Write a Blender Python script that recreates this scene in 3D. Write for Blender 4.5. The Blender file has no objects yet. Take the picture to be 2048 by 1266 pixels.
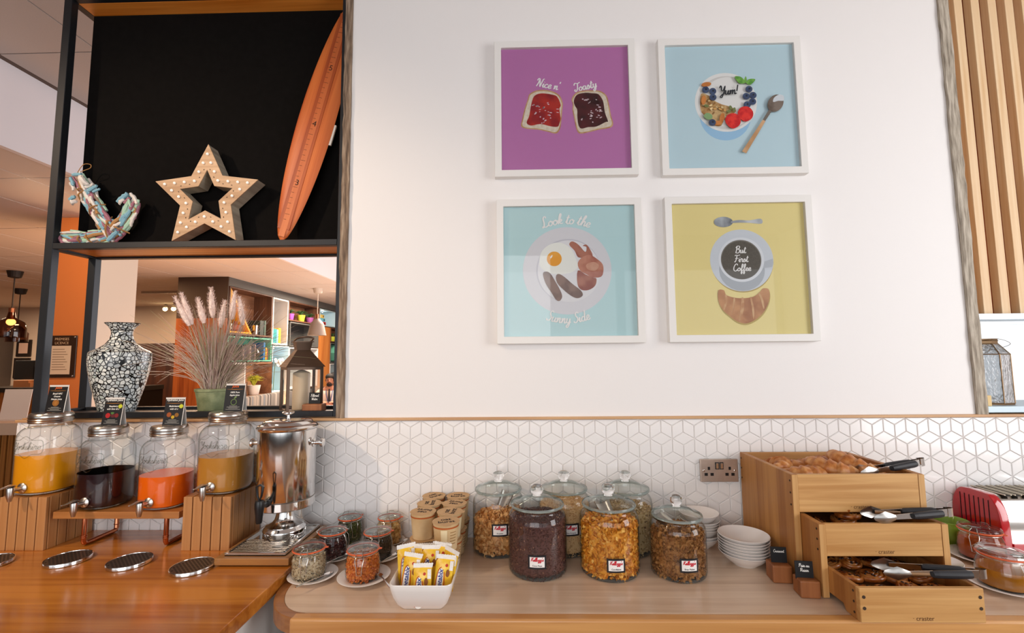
import bpy, bmesh, math, random
from mathutils import Vector, Matrix, Euler
random.seed(7)
PI = math.pi
SC = bpy.context.scene
COL = SC.collection

# ------------------------------------------------------------------ camera
cam_d = bpy.data.cameras.new('camera')
cam = bpy.data.objects.new('camera', cam_d); COL.objects.link(cam)
SC.camera = cam
cam_d.sensor_fit = 'HORIZONTAL'; cam_d.sensor_width = 36.0
cam_d.lens = 918.1/2048*36.0
cam_d.clip_start = 0.02; cam_d.clip_end = 200
def _cam():
    p, y, r = .08708, .02145, -.00886
    f = Vector((-math.sin(y), math.cos(y), 0)); ri = Vector((math.cos(y), math.sin(y), 0)); u = Vector((0, 0, 1))
    f2 = f*math.cos(p)+u*math.sin(p); u2 = -f*math.sin(p)+u*math.cos(p)
    r3 = ri*math.cos(r)+u2*math.sin(r); u3 = -ri*math.sin(r)+u2*math.cos(r)
    m = Matrix((r3, u3, -f2)).transposed().to_4x4()
    m.translation = Vector((0, -1.882, 1.610))
    cam.matrix_world = m
_cam()

# ------------------------------------------------------------------ world, light, exposure
W = bpy.data.worlds.new('World'); SC.world = W; W.use_nodes = True
_bg = W.node_tree.nodes['Background']
_bg.inputs['Color'].default_value = (.92, .96, 1, 1); _bg.inputs['Strength'].default_value = 1.25
SC.view_settings.view_transform = 'Standard'; SC.view_settings.look = 'None'
SC.view_settings.exposure = 0.0; SC.view_settings.gamma = 1.0
SC.view_settings.use_curve_mapping = False
SC.cycles.transparent_max_bounces = 32
SC.cycles.max_bounces = 10
SC.cycles.caustics_reflective = False; SC.cycles.caustics_refractive = False
SC.cycles.sample_clamp_indirect = 6.0

def light(name, kind, loc, energy, col, size=None, size_y=None, target=None, spot=None, blend=.6, radius=None):
    d = bpy.data.lights.new(name, kind); d.energy = energy; d.color = col
    if kind == 'AREA':
        d.shape = 'RECTANGLE'; d.size = size; d.size_y = size_y or size
    elif radius is not None: d.shadow_soft_size = radius
    if kind == 'SPOT': d.spot_size = spot; d.spot_blend = blend
    o = bpy.data.objects.new(name, d); COL.objects.link(o); o.location = loc
    if target is not None:
        o.rotation_euler = (Vector(target)-Vector(loc)).to_track_quat('-Z', 'Y').to_euler()
    return o
# daylight entering through the glazed side of the breakfast room (behind the camera, to its right)
light('window_daylight', 'AREA', (3.75, -1.75, 1.9), 104, (.99, .99, 1), 2.2, 2.2, (.6, -.1, 1.6))
light('window_daylight', 'AREA', (-.9, -4.4, 1.9), 54, (.99, .985, 1), 2.6, 2.2, (-.5, 0, 1.6))
# ceiling spot lamps of the room
light('ceiling_spot', 'SPOT', (-3.0, -2.1, 3.3), 190, (1, .74, .50), target=(-1.55, 0, 1.8), spot=1.02, blend=.8, radius=.05)
light('ceiling_spot', 'SPOT', (-1.9, -1.1, 3.3), 26, (1, .84, .70), target=(-.5, 0, 1.0), spot=1.2, blend=.8, radius=.06)
# lounge ceiling lamps, and an added neutral fill that brightens the bulkhead
light('bulkhead_fill', 'AREA', (1.35, 4.2, 1.9), 165, (.97, .97, 1), 4.5, 2.0, (-4.6, 4.6, 2.1))
light('lounge_light', 'AREA', (-3.9, 3.9, 2.86), 60, (1, .68, .42), .6, .6, (-3.9, 3.9, 0))
light('lounge_light', 'AREA', (-3.6, 7.2, 2.86), 190, (1, .82, .66), .8, .8, (-3.6, 7.2, 0))
light('lounge_light', 'AREA', (-6.2, 4.6, 2.86), 45, (1, .60, .32), .6, .6, (-6.2, 4.6, 0))
light('lounge_light', 'AREA', (-10.6, 7.0, 2.86), 130, (1, .74, .52), .8, .8, (-10.6, 7.0, 0))  # added to lift the dark far-left lounge, not an actual ceiling lamp
light('lounge_light', 'AREA', (-7.6, 7.6, 2.86), 60, (1, .66, .42), .8, .8, (-7.6, 7.6, 0))
light('column_spot', 'SPOT', (-3.3, .9, 2.8), 62, (1, .72, .45), target=(-4.0, 2.1, 2.1), spot=1.5, blend=.8, radius=.05)
light('uplight', 'AREA', (-3.8, 2.9, 1.0), 34, (1, .50, .22), .8, .8, (-4.2, 3.0, 2.9))
light('uplight', 'AREA', (-2.0, 5.9, .9), 60, (1, .72, .55), 1.6, 1.6, (-3.0, 5.6, 2.9))

# ------------------------------------------------------------------ materials
def lin(c):
    if isinstance(c, str):
        c = [int(c[i:i+2], 16)/255 for i in (0, 2, 4)]
    return tuple(x/12.92 if x <= .04045 else ((x+.055)/1.055)**2.4 for x in c)+(1,)
MATS = {}
def _new(name):
    m = bpy.data.materials.new(name); m.use_nodes = True
    nt = m.node_tree; b = nt.nodes['Principled BSDF']
    MATS[name] = m
    return m, nt, b
def _ramp(nt, fac, stops):
    r = nt.nodes.new('ShaderNodeValToRGB')
    el = r.color_ramp.elements
    while len(el) < len(stops): el.new(.5)
    for e, (p, c) in zip(el, stops): e.position = p; e.color = lin(c)
    nt.links.new(fac, r.inputs[0]); return r.outputs[0]
def _coord(nt, scale, which='Object'):
    t = nt.nodes.new('ShaderNodeTexCoord'); mp = nt.nodes.new('ShaderNodeMapping')
    mp.inputs['Scale'].default_value = scale
    nt.links.new(t.outputs[which], mp.inputs[0]); return mp.outputs[0]
def mat(name, col, rough=.5, metal=0, noise=0, nscale=20, bump=0, bscale=60, coat=0, spec=.5, emit=None, estr=0, trans=0, sub=0, alt=None, ior=1.45):
    if name in MATS: return MATS[name]
    m, nt, b = _new(name)
    b.inputs['Base Color'].default_value = lin(col); b.inputs['Roughness'].default_value = rough
    b.inputs['Metallic'].default_value = metal; b.inputs['Coat Weight'].default_value = coat
    b.inputs['Coat Roughness'].default_value = .08
    b.inputs['Specular IOR Level'].default_value = spec; b.inputs['IOR'].default_value = ior
    b.inputs['Transmission Weight'].default_value = trans
    if sub:
        b.inputs['Subsurface Weight'].default_value = sub; b.inputs['Subsurface Radius'].default_value = (.02, .01, .005)
    if emit: b.inputs['Emission Color'].default_value = lin(emit); b.inputs['Emission Strength'].default_value = estr
    if noise or alt:
        n = nt.nodes.new('ShaderNodeTexNoise'); n.inputs['Scale'].default_value = nscale; n.inputs['Detail'].default_value = 4
        nt.links.new(_coord(nt, (1, 1, 1)), n.inputs['Vector'])
        c = lin(col)
        if alt: o = _ramp(nt, n.outputs[0], [(.38, col), (.62, alt)])
        else:
            r = nt.nodes.new('ShaderNodeValToRGB'); nt.links.new(n.outputs[0], r.inputs[0])
            r.color_ramp.elements[0].position = .3; r.color_ramp.elements[1].position = .7
            r.color_ramp.elements[0].color = tuple(max(0, x*(1-noise)) for x in c[:3])+(1,)
            r.color_ramp.elements[1].color = tuple(min(1, x*(1+noise)) for x in c[:3])+(1,)
            o = r.outputs[0]
        nt.links.new(o, b.inputs['Base Color'])
    if bump:
        n = nt.nodes.new('ShaderNodeTexNoise'); n.inputs['Scale'].default_value = bscale; n.inputs['Detail'].default_value = 3
        nt.links.new(_coord(nt, (1, 1, 1)), n.inputs['Vector'])
        bp = nt.nodes.new('ShaderNodeBump'); bp.inputs['Strength'].default_value = bump; bp.inputs['Distance'].default_value = .01
        nt.links.new(n.outputs[0], bp.inputs['Height']); nt.links.new(bp.outputs[0], b.inputs['Normal'])
    return m
def wood(name, dark, light_, axis='x', rough=.4, scale=1.0, coat=0, planks=None):
    """oak-like grain running along one axis; planks = (axis index, width) gives every stave its own tone"""
    if name in MATS: return MATS[name]
    m, nt, b = _new(name)
    b.inputs['Roughness'].default_value = rough; b.inputs['Coat Weight'].default_value = coat; b.inputs['Coat Roughness'].default_value = .15
    s = {'x': (1.5, 40, 40), 'y': (40, 1.5, 40), 'z': (40, 40, 1.5)}[axis]
    co = _coord(nt, tuple(v*scale for v in s))
    n = nt.nodes.new('ShaderNodeTexNoise'); n.inputs['Scale'].default_value = 1.0; n.inputs['Detail'].default_value = 6; n.inputs['Distortion'].default_value = .6
    nt.links.new(co, n.inputs['Vector'])
    s2 = {'x': (.8, 7, 7), 'y': (7, .8, 7), 'z': (7, 7, .8)}[axis]
    n2 = nt.nodes.new('ShaderNodeTexNoise'); n2.inputs['Scale'].default_value = 1.0; n2.inputs['Detail'].default_value = 2
    nt.links.new(_coord(nt, tuple(v*scale for v in s2)), n2.inputs['Vector'])
    ad = nt.nodes.new('ShaderNodeMath'); ad.operation = 'MULTIPLY_ADD'; ad.inputs[1].default_value = .55
    nt.links.new(n2.outputs[0], ad.inputs[0])
    mu = nt.nodes.new('ShaderNodeMath'); mu.operation = 'MULTIPLY'; mu.inputs[1].default_value = .45
    nt.links.new(n.outputs[0], mu.inputs[0]); nt.links.new(mu.outputs[0], ad.inputs[2])
    fac = ad.outputs[0]
    if planks:
        sp = nt.nodes.new('ShaderNodeSeparateXYZ'); nt.links.new(_coord(nt, (1, 1, 1)), sp.inputs[0])
        dv = nt.nodes.new('ShaderNodeMath'); dv.operation = 'DIVIDE'; dv.inputs[1].default_value = planks[1]
        nt.links.new(sp.outputs[planks[0]], dv.inputs[0])
        fl = nt.nodes.new('ShaderNodeMath'); fl.operation = 'FLOOR'; nt.links.new(dv.outputs[0], fl.inputs[0])
        wn = nt.nodes.new('ShaderNodeTexWhiteNoise'); wn.noise_dimensions = '1D'; nt.links.new(fl.outputs[0], wn.inputs['W'])
        a2 = nt.nodes.new('ShaderNodeMath'); a2.operation = 'MULTIPLY_ADD'; a2.inputs[1].default_value = .16
        nt.links.new(wn.outputs[0], a2.inputs[0]); nt.links.new(fac, a2.inputs[2])
        sb = nt.nodes.new('ShaderNodeMath'); sb.operation = 'SUBTRACT'; sb.inputs[1].default_value = .08
        nt.links.new(a2.outputs[0], sb.inputs[0]); fac = sb.outputs[0]
    nt.links.new(_ramp(nt, fac, [(.38, dark), (.62, light_)]), b.inputs['Base Color'])
    bp = nt.nodes.new('ShaderNodeBump'); bp.inputs['Strength'].default_value = .12; bp.inputs['Distance'].default_value = .003
    nt.links.new(n.outputs[0], bp.inputs['Height']); nt.links.new(bp.outputs[0], b.inputs['Normal'])
    return m
def island(name, stops, rough=.7, bump=0):
    """every loose piece of a heap takes its own tone"""
    if name in MATS: return MATS[name]
    m, nt, b = _new(name)
    g = nt.nodes.new('ShaderNodeNewGeometry')
    nt.links.new(_ramp(nt, g.outputs['Random Per Island'], stops), b.inputs['Base Color'])
    b.inputs['Roughness'].default_value = rough
    return m
def thin_glass(name, tint='f4f7f6', edge='9aa6a4', refl=.9):
    """a thin clear wall: see-through face on, reflecting and a little darker at grazing angles (Fresnel)"""
    if name in MATS: return MATS[name]
    m, nt, b = _new(name); nt.nodes.remove(b)
    out = nt.nodes['Material Output']
    lw = nt.nodes.new('ShaderNodeLayerWeight'); lw.inputs[0].default_value = .5
    tr = nt.nodes.new('ShaderNodeBsdfTransparent'); gl = nt.nodes.new('ShaderNodeBsdfGlossy')
    gl.inputs['Roughness'].default_value = .02; gl.inputs['Color'].default_value = (refl, refl, refl, 1)
    nt.links.new(_ramp(nt, lw.outputs['Facing'], [(.55, tint), (.98, edge)]), tr.inputs[0])
    # Schlick reflectance, the same from both sides of the thin wall
    pw = nt.nodes.new('ShaderNodeMath'); pw.operation = 'POWER'; pw.inputs[1].default_value = 5
    nt.links.new(lw.outputs['Facing'], pw.inputs[0])
    ma = nt.nodes.new('ShaderNodeMath'); ma.operation = 'MULTIPLY_ADD'; ma.inputs[1].default_value = .9; ma.inputs[2].default_value = .045
    nt.links.new(pw.outputs[0], ma.inputs[0])
    mx = nt.nodes.new('ShaderNodeMixShader'); nt.links.new(ma.outputs[0], mx.inputs[0])
    nt.links.new(tr.outputs[0], mx.inputs[1]); nt.links.new(gl.outputs[0], mx.inputs[2])
    nt.links.new(mx.outputs[0], out.inputs[0])
    return m

# ------------------------------------------------------------------ mesh builder
class MB:
    def __init__(s): s.v = []; s.f = []
    def add(s, vs, fs):
        o = len(s.v); s.v += [tuple(x) for x in vs]; s.f += [tuple(i+o for i in q) for q in fs]; return s
    def box(s, x0, x1, y0, y1, z0, z1):
        return s.add([(x0,y0,z0),(x1,y0,z0),(x1,y1,z0),(x0,y1,z0),(x0,y0,z1),(x1,y0,z1),(x1,y1,z1),(x0,y1,z1)],
                     [(0,3,2,1),(4,5,6,7),(0,1,5,4),(1,2,6,5),(2,3,7,6),(3,0,4,7)])
    def cbox(s, c, d): return s.box(c[0]-d[0]/2,c[0]+d[0]/2,c[1]-d[1]/2,c[1]+d[1]/2,c[2]-d[2]/2,c[2]+d[2]/2)
    def prism(s, poly, a0, a1, axis='y'):
        """poly in the other two axes (for y: x,z; for z: x,y; for x: y,z)"""
        n = len(poly)
        mk = {'y': lambda p, a: (p[0], a, p[1]), 'z': lambda p, a: (p[0], p[1], a), 'x': lambda p, a: (a, p[0], p[1])}[axis]
        vs = [mk(p, a0) for p in poly]+[mk(p, a1) for p in poly]
        fs = [tuple(range(n)), tuple(range(2*n-1, n-1, -1))]+[(i, i+n, (i+1)%n+n, (i+1)%n) for i in range(n)]
        return s.add(vs, fs)
    def ring(s, outer, inner, a0, a1, axis='y'):
        """a plate with a hole: same number of points outside and inside"""
        n = len(outer)
        mk = {'y': lambda p, a: (p[0], a, p[1]), 'z': lambda p, a: (p[0], p[1], a), 'x': lambda p, a: (a, p[0], p[1])}[axis]
        vs = [mk(p, a0) for p in outer]+[mk(p, a0) for p in inner]+[mk(p, a1) for p in outer]+[mk(p, a1) for p in inner]
        fs = []
        for i in range(n):
            j = (i+1) % n
            fs += [(i, j, n+j, n+i), (2*n+j, 2*n+i, 3*n+i, 3*n+j), (i, 2*n+i, 2*n+j, j), (n+j, 3*n+j, 3*n+i, n+i)]
        return s.add(vs, fs)
    def lathe(s, prof, n=32, c=(0, 0, 0), sq=None, cap=True, ax=None):
        """prof = [(r, z)]; sq = superellipse power for squarish jars; ax = matrix"""
        vs = []; fs = []; m = len(prof)
        for r, z in prof:
            for k in range(n):
                t = 2*PI*k/n; co, si = math.cos(t), math.sin(t)
                g = 1.0 if not sq else (abs(co)**sq+abs(si)**sq)**(-1/sq)
                p = Vector((r*g*co, r*g*si, z))
                if ax is not None: p = ax @ p
                vs.append((p[0]+c[0], p[1]+c[1], p[2]+c[2]))
        for i in range(m-1):
            for k in range(n):
                k2 = (k+1) % n
                fs.append((i*n+k, i*n+k2, (i+1)*n+k2, (i+1)*n+k))
        if cap:
            if prof[0][0] > 1e-6: fs.append(tuple(range(n-1, -1, -1)))
            if prof[-1][0] > 1e-6: fs.append(tuple((m-1)*n+k for k in range(n)))
        return s.add(vs, fs)
    def tube(s, pts, r, n=8, closed=False, flat=1.0, caps=True):
        pts = [Vector(p) for p in pts]; m = len(pts)
        rs = r if isinstance(r, (list, tuple)) else [r]*m
        vs = []; fs = []; up = None
        for i, p in enumerate(pts):
            a = pts[(i-1) % m] if (closed or i > 0) else p
            b = pts[(i+1) % m] if (closed or i < m-1) else p
            t = (b-a); t = t.normalized() if t.length > 1e-9 else Vector((0, 0, 1))
            if up is None: up = t.orthogonal().normalized() if abs(t.z) > .9 else Vector((0, 0, 1))
            up = up-t*up.dot(t); up = up.normalized() if up.length > 1e-6 else t.orthogonal().normalized()
            sd = t.cross(up)
            for k in range(n):
                q = 2*PI*k/n
                vs.append(p+(sd*math.cos(q)+up*math.sin(q)*flat)*rs[i])
        for i in range(m if closed else m-1):
            j = (i+1) % m
            for k in range(n):
                k2 = (k+1) % n
                fs.append((i*n+k, i*n+k2, j*n+k2, j*n+k))
        if not closed and caps: fs += [tuple(range(n-1, -1, -1)), tuple((m-1)*n+k for k in range(n))]
        return s.add(vs, fs)
    def ball(s, c, r, n=12, sc=(1, 1, 1)):
        m = max(4, n//2)
        prof = [(max(1e-7, math.sin(PI*i/m)), -math.cos(PI*i/m)) for i in range(m+1)]
        b = MB().lathe(prof, n, cap=False)
        return s.add([(v[0]*r*sc[0]+c[0], v[1]*r*sc[1]+c[1], v[2]*r*sc[2]+c[2]) for v in b.v], b.f)
    def join(s, o, mtx=None):
        return s.add([mtx @ Vector(v) for v in o.v] if mtx else o.v, o.f)
    def mesh(s, name, bevel=0, smooth=False, seg=2, ang=35):
        me = bpy.data.meshes.new(name); me.from_pydata(s.v, [], s.f)
        bm = bmesh.new(); bm.from_mesh(me)
        bmesh.ops.remove_doubles(bm, verts=bm.verts, dist=1e-6)
        bmesh.ops.recalc_face_normals(bm, faces=bm.faces)
        if bevel:
            ed = [e for e in bm.edges if len(e.link_faces) == 2 and e.calc_face_angle(0) > .5]
            bmesh.ops.bevel(bm, geom=ed, offset=bevel, segments=seg, profile=.5, affect='EDGES', clamp_overlap=True)
        if smooth:
            a = math.radians(ang)
            for f in bm.faces: f.smooth = True
            for e in bm.edges:
                if len(e.link_faces) == 2 and e.calc_face_angle(0) > a: e.smooth = False
        bm.to_mesh(me); bm.free(); me.update(); return me

def obj(name, mb, m, parent=None, loc=(0, 0, 0), rot=(0, 0, 0), bevel=0, smooth=False, seg=2, ang=35):
    me = mb if isinstance(mb, bpy.types.Mesh) else mb.mesh(name, bevel, smooth, seg, ang)
    if m is not None and not me.materials: me.materials.append(m)
    o = bpy.data.objects.new(name, me); COL.objects.link(o)
    o.location = loc; o.rotation_euler = rot
    if parent is not None: o.parent = parent
    return o
def tag(o, label, cat, group=None, kind=None):
    o['label'] = label; o['category'] = cat
    if group: o['group'] = group
    if kind: o['kind'] = kind
    return o
def struct(o, label=None):
    o['kind'] = 'structure'
    if label: o['label'] = label
    return o
def thing(name, label, cat, loc=(0, 0, 0), rz=0, group=None):
    o = bpy.data.objects.new(name, None); COL.objects.link(o); o.empty_display_size = .05
    o.location = loc; o.rotation_euler = (0, 0, rz) if not isinstance(rz, tuple) else rz
    return tag(o, label, cat, group)
def dup(root, loc, rz=None, label=None, group=None):
    def cp(o, par):
        c = o.copy(); COL.objects.link(c); c.parent = par
        for ch in o.children: cp(ch, c)
        return c
    r = cp(root, None); r.location = loc
    if rz is not None: r.rotation_euler = (0, 0, rz) if not isinstance(rz, tuple) else rz
    if label: r['label'] = label
    if group: r['group'] = group
    return r
def smoothpts(pts, k=4, closed=False):
    """Catmull-Rom through the points"""
    P = [Vector(p) for p in pts]; n = len(P); out = []
    if n < 3: return P
    for i in range(n if closed else n-1):
        p0 = P[(i-1) % n] if (closed or i > 0) else P[0]
        p1 = P[i]; p2 = P[(i+1) % n]
        p3 = P[(i+2) % n] if (closed or i+2 < n) else P[-1]
        for j in range(k):
            t = j/k
            out.append(.5*((2*p1)+(p2-p0)*t+(2*p0-5*p1+4*p2-p3)*t*t+(3*p1-p0-3*p2+p3)*t**3))
    if not closed: out.append(P[-1])
    return out
def blob(pts, k=4): return [(p[0], p[1]) for p in smoothpts([(a, b, 0) for a, b in pts], k, True)]
def disc(cx, cz, r, n=40, rz=None): return [(cx+r*math.cos(2*PI*i/n), cz+(rz or r)*math.sin(2*PI*i/n)) for i in range(n)]

# ------------------------------------------------------------------ lettering
G = {
'a': (.5, [[(.38,.38),(.2,.45),(.05,.25),(.15,.02),(.32,.1),(.39,.44)], [(.39,.44),(.37,.1),(.45,0),(.54,.12)]]),
'c': (.42, [[(.36,.36),(.22,.45),(.05,.25),(.15,.02),(.3,.02),(.44,.14)]]),
'd': (.52, [[(.36,.36),(.2,.45),(.05,.22),(.16,.01),(.32,.1),(.42,.5),(.46,1.0)], [(.44,.8),(.38,.15),(.46,0),(.56,.12)]]),
'e': (.4, [[(.03,.15),(.2,.2),(.33,.34),(.22,.46),(.07,.3),(.12,.04),(.28,.01),(.42,.14)]]),
'f': (.34, [[(.02,.1),(.2,.4),(.3,.85),(.22,1.0),(.14,.8),(.14,.2),(.12,-.3),(.2,-.42),(.26,-.2),(.2,.02),(.36,.1)]]),
'g': (.46, [[(.36,.38),(.2,.45),(.05,.24),(.16,.02),(.32,.12),(.4,.44),(.34,-.2),(.18,-.42),(.08,-.28),(.25,-.08),(.5,.12)]]),
'h': (.5, [[(.02,.1),(.18,.5),(.26,.9),(.18,1.0),(.12,.7),(.08,0),(.2,.35),(.32,.45),(.38,.3),(.36,.08),(.44,0),(.54,.12)]]),
'i': (.25, [[(.02,.12),(.12,.45),(.1,.1),(.18,0),(.28,.12)], [(.14,.62),(.15,.67)]]),
'k': (.44, [[(.02,.1),(.18,.5),(.26,.9),(.18,1.0),(.12,.7),(.08,0)], [(.1,.2),(.25,.45),(.36,.4),(.3,.26),(.14,.22)], [(.16,.22),(.3,.05),(.48,.1)]]),
'l': (.27, [[(.02,.1),(.2,.5),(.28,.9),(.2,1.0),(.12,.7),(.12,.1),(.2,0),(.3,.12)]]),
'm': (.68, [[(.02,.3),(.1,.45),(.08,0),(.18,.35),(.3,.45),(.32,.25),(.3,0),(.4,.35),(.52,.45),(.55,.25),(.54,.05),(.62,0),(.72,.12)]]),
'n': (.48, [[(.02,.3),(.1,.45),(.08,0),(.2,.36),(.32,.45),(.35,.25),(.33,.06),(.42,0),(.52,.12)]]),
'o': (.44, [[(.25,.45),(.06,.3),(.1,.04),(.28,.02),(.4,.24),(.25,.45),(.3,.34),(.48,.36)]]),
'r': (.4, [[(.02,.2),(.1,.5),(.16,.42),(.3,.42),(.26,.1),(.34,0),(.44,.12)]]),
's': (.36, [[(.02,.08),(.18,.46),(.28,.25),(.24,.02),(.1,.0),(.06,.08)], [(.24,.04),(.4,.14)]]),
't': (.33, [[(.02,.1),(.16,.5),(.2,.85),(.14,.3),(.16,.04),(.26,.0),(.38,.12)], [(.04,.6),(.34,.62)]]),
'u': (.5, [[(.02,.3),(.1,.45),(.08,.12),(.16,0),(.3,.1),(.38,.45),(.36,.1),(.44,0),(.54,.12)]]),
'y': (.48, [[(.02,.3),(.1,.45),(.08,.14),(.18,.02),(.32,.14),(.38,.45),(.36,-.1),(.22,-.42),(.1,-.3),(.25,-.08),(.5,.12)]]),
'B': (.62, [[(.15,.95),(.12,.4),(.05,0)], [(.0,.75),(.2,1.0),(.5,.95),(.45,.65),(.18,.55),(.5,.5),(.55,.15),(.3,-.02),(.05,.08)]]),
'C': (.58, [[(.55,.8),(.45,1.0),(.25,.95),(.06,.55),(.1,.12),(.35,-.02),(.6,.2)]]),
'F': (.6, [[(.02,.86),(.12,.98),(.4,.94),(.72,1.0)], [(.3,.96),(.25,.45),(.14,.02),(.0,.06)], [(.08,.5),(.3,.54),(.56,.52)]]),
'J': (.5, [[(.1,.9),(.3,1.0),(.55,.95)], [(.4,.95),(.36,.2),(.2,-.1),(.02,.05)]]),
'K': (.58, [[(.15,1),(.1,.4),(.05,0)], [(.55,1),(.2,.5),(.12,.45)], [(.2,.5),(.4,.2),(.6,.02)]]),
'L': (.55, [[(.40,.82),(.36,.98),(.24,1.0),(.17,.82),(.2,.42),(.12,.06),(.0,.04),(.08,.14),(.3,.0),(.58,.12)]]),
'N': (.72, [[(.0,.7),(.08,.95),(.22,.9),(.2,.4),(.1,.0)], [(.22,.95),(.4,.4),(.5,.0),(.56,.5),(.62,.95),(.75,1.0)]]),
'P': (.55, [[(.18,.95),(.12,.4),(.05,0)], [(.0,.7),(.2,1.0),(.5,.95),(.5,.6),(.2,.5)]]),
'R': (.6, [[(.18,.95),(.12,.4),(.05,0)], [(.0,.7),(.2,1.0),(.5,.95),(.5,.6),(.2,.5)], [(.22,.5),(.4,.2),(.62,.05)]]),
'S': (.52, [[(.5,.85),(.38,1.0),(.2,.9),(.22,.65),(.42,.4),(.36,.08),(.15,0),(.04,.15)]]),
'T': (.52, [[(.0,.75),(.12,1.0),(.4,.9),(.7,1.0)], [(.42,.92),(.38,.3),(.2,0),(.05,.12),(.14,.25)]]),
'W': (.68, [[(.0,.9),(.1,.95),(.14,0),(.34,.7),(.42,0),(.7,1.0)]]),
'Y': (.58, [[(.0,.75),(.1,.98),(.2,.8),(.22,.5),(.4,.45),(.56,.95),(.5,.3),(.3,-.3),(.12,-.25),(.3,-.02),(.6,.2)]]),
'!': (.22, [[(.14,1.0),(.08,.3)], [(.05,.05),(.06,.0)]]),
"'": (.15, [[(.08,1.0),(.04,.78)]]), ' ': (.28, []),
}
def script(text, size, w=.07, slant=.18, arc=None, tube=False, y=0, center=(0, 0), rot=0):
    """cursive lettering as ribbons lying in the x-z plane; arc = radius (plus bends down at the ends)"""
    tw = sum(G[c][0] for c in text); x = -tw/2; mb = MB()
    cr, sr = math.cos(rot), math.sin(rot)
    def mp(px, pz):
        px += slant*pz
        if arc:
            R = arc/size; a = px/R; px, pz = (R+pz)*math.sin(a), (R+pz)*math.cos(a)-R
        px, pz = px*size, pz*size
        return (center[0]+px*cr-pz*sr, center[1]+px*sr+pz*cr)
    for c in text:
        adv, st = G[c]
        for s in st:
            pts = smoothpts([(x+p[0], p[1], 0) for p in s], 4)
            q = [mp(p[0], p[1]) for p in pts]; y -= 4e-6
            if tube: mb.tube([(a, y, b) for a, b in q], w*size*.5, 5); continue
            vs = []; fs = []
            for i in range(len(q)):
                a = q[max(0, i-1)]; b = q[min(len(q)-1, i+1)]
                dx, dz = b[0]-a[0], b[1]-a[1]; l = math.hypot(dx, dz) or 1
                # broad-nib feeling: down strokes heavier
                h = w*size*.5*(1.0+.55*abs(dz)/l)
                nx, nz = -dz/l*h, dx/l*h
                vs += [(q[i][0]+nx, y-i*2e-6, q[i][1]+nz), (q[i][0]-nx, y-i*2e-6, q[i][1]-nz)]
                if i: fs.append((2*i-2, 2*i-1, 2*i+1, 2*i))
            mb.add(vs, fs)
        x += adv
    return mb
_tc = {}
def block(text, size, depth=0, align='CENTER', shear=0, bold=0):
    """upright lettering from the built-in typeface, lying in x-z facing -y"""
    key = (text, size, depth, align, shear, bold)
    if key in _tc: return _tc[key]
    cu = bpy.data.curves.new('lettering', 'FONT'); cu.body = text; cu.size = size; cu.extrude = depth
    cu.align_x = align; cu.align_y = 'CENTER'; cu.shear = shear; cu.offset = bold; cu.resolution_u = 3; cu.space_line = 1.0
    o = bpy.data.objects.new('lettering', cu); COL.objects.link(o)
    dg = bpy.context.evaluated_depsgraph_get()
    me = bpy.data.meshes.new_from_object(o.evaluated_get(dg))
    bpy.data.objects.remove(o); bpy.data.curves.remove(cu)
    me.transform(Matrix.Rotation(PI/2, 4, 'X')); me.name = 'lettering'
    _tc[key] = me; return me
def word(parent, text, size, m, loc, rot=(0, 0, 0), name='lettering', **k):
    me = block(text, size, **k).copy(); me.materials.clear(); me.materials.append(m)
    return obj(name, me, m, parent, loc, rot)

# ================================================================== THE SETTING
white_paint = mat('white_paint', 'f1eeec', .6, bump=.03, bscale=250)
grout = mat('grout', 'f3eeeb', .7)
tile_glaze = mat('tile_glaze', 'f3f0ee', .16, coat=.4)
oak_strip = wood('oak_strip', 'b48456', 'dcb284', 'x', .45)
black_steel = mat('black_steel', '26282c', .42, .35)
floor_m = wood('floor_boards', '6b4a33', '94704f', 'y', .35)
# floor
struct(obj('floor', MB().box(-14.5, 4.0, -5.2, 14, -.1, 0), floor_m))
# main wall between the two openings, and the low tiled wall under everything
struct(obj('wall_back', MB().box(-.727, 1.79, 0, .25, 1.366, 3.42), white_paint), 'white painted wall above the tiles')
wt = struct(obj('wall_tiled', MB().box(-2.087, 2.9, 0, .25, 0, 1.357), grout), 'low wall faced with white rhombus tiles')
struct(obj('trim_1', MB().box(-2.087, 2.9, -.013, .02, 1.357, 1.3675), oak_strip, bevel=.002), 'thin oak strip along the top of the tiles')
struct(obj('sill_cap', MB().box(-2.087, -.73, .015, .25, 1.357, 1.372), oak_strip))

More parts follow.
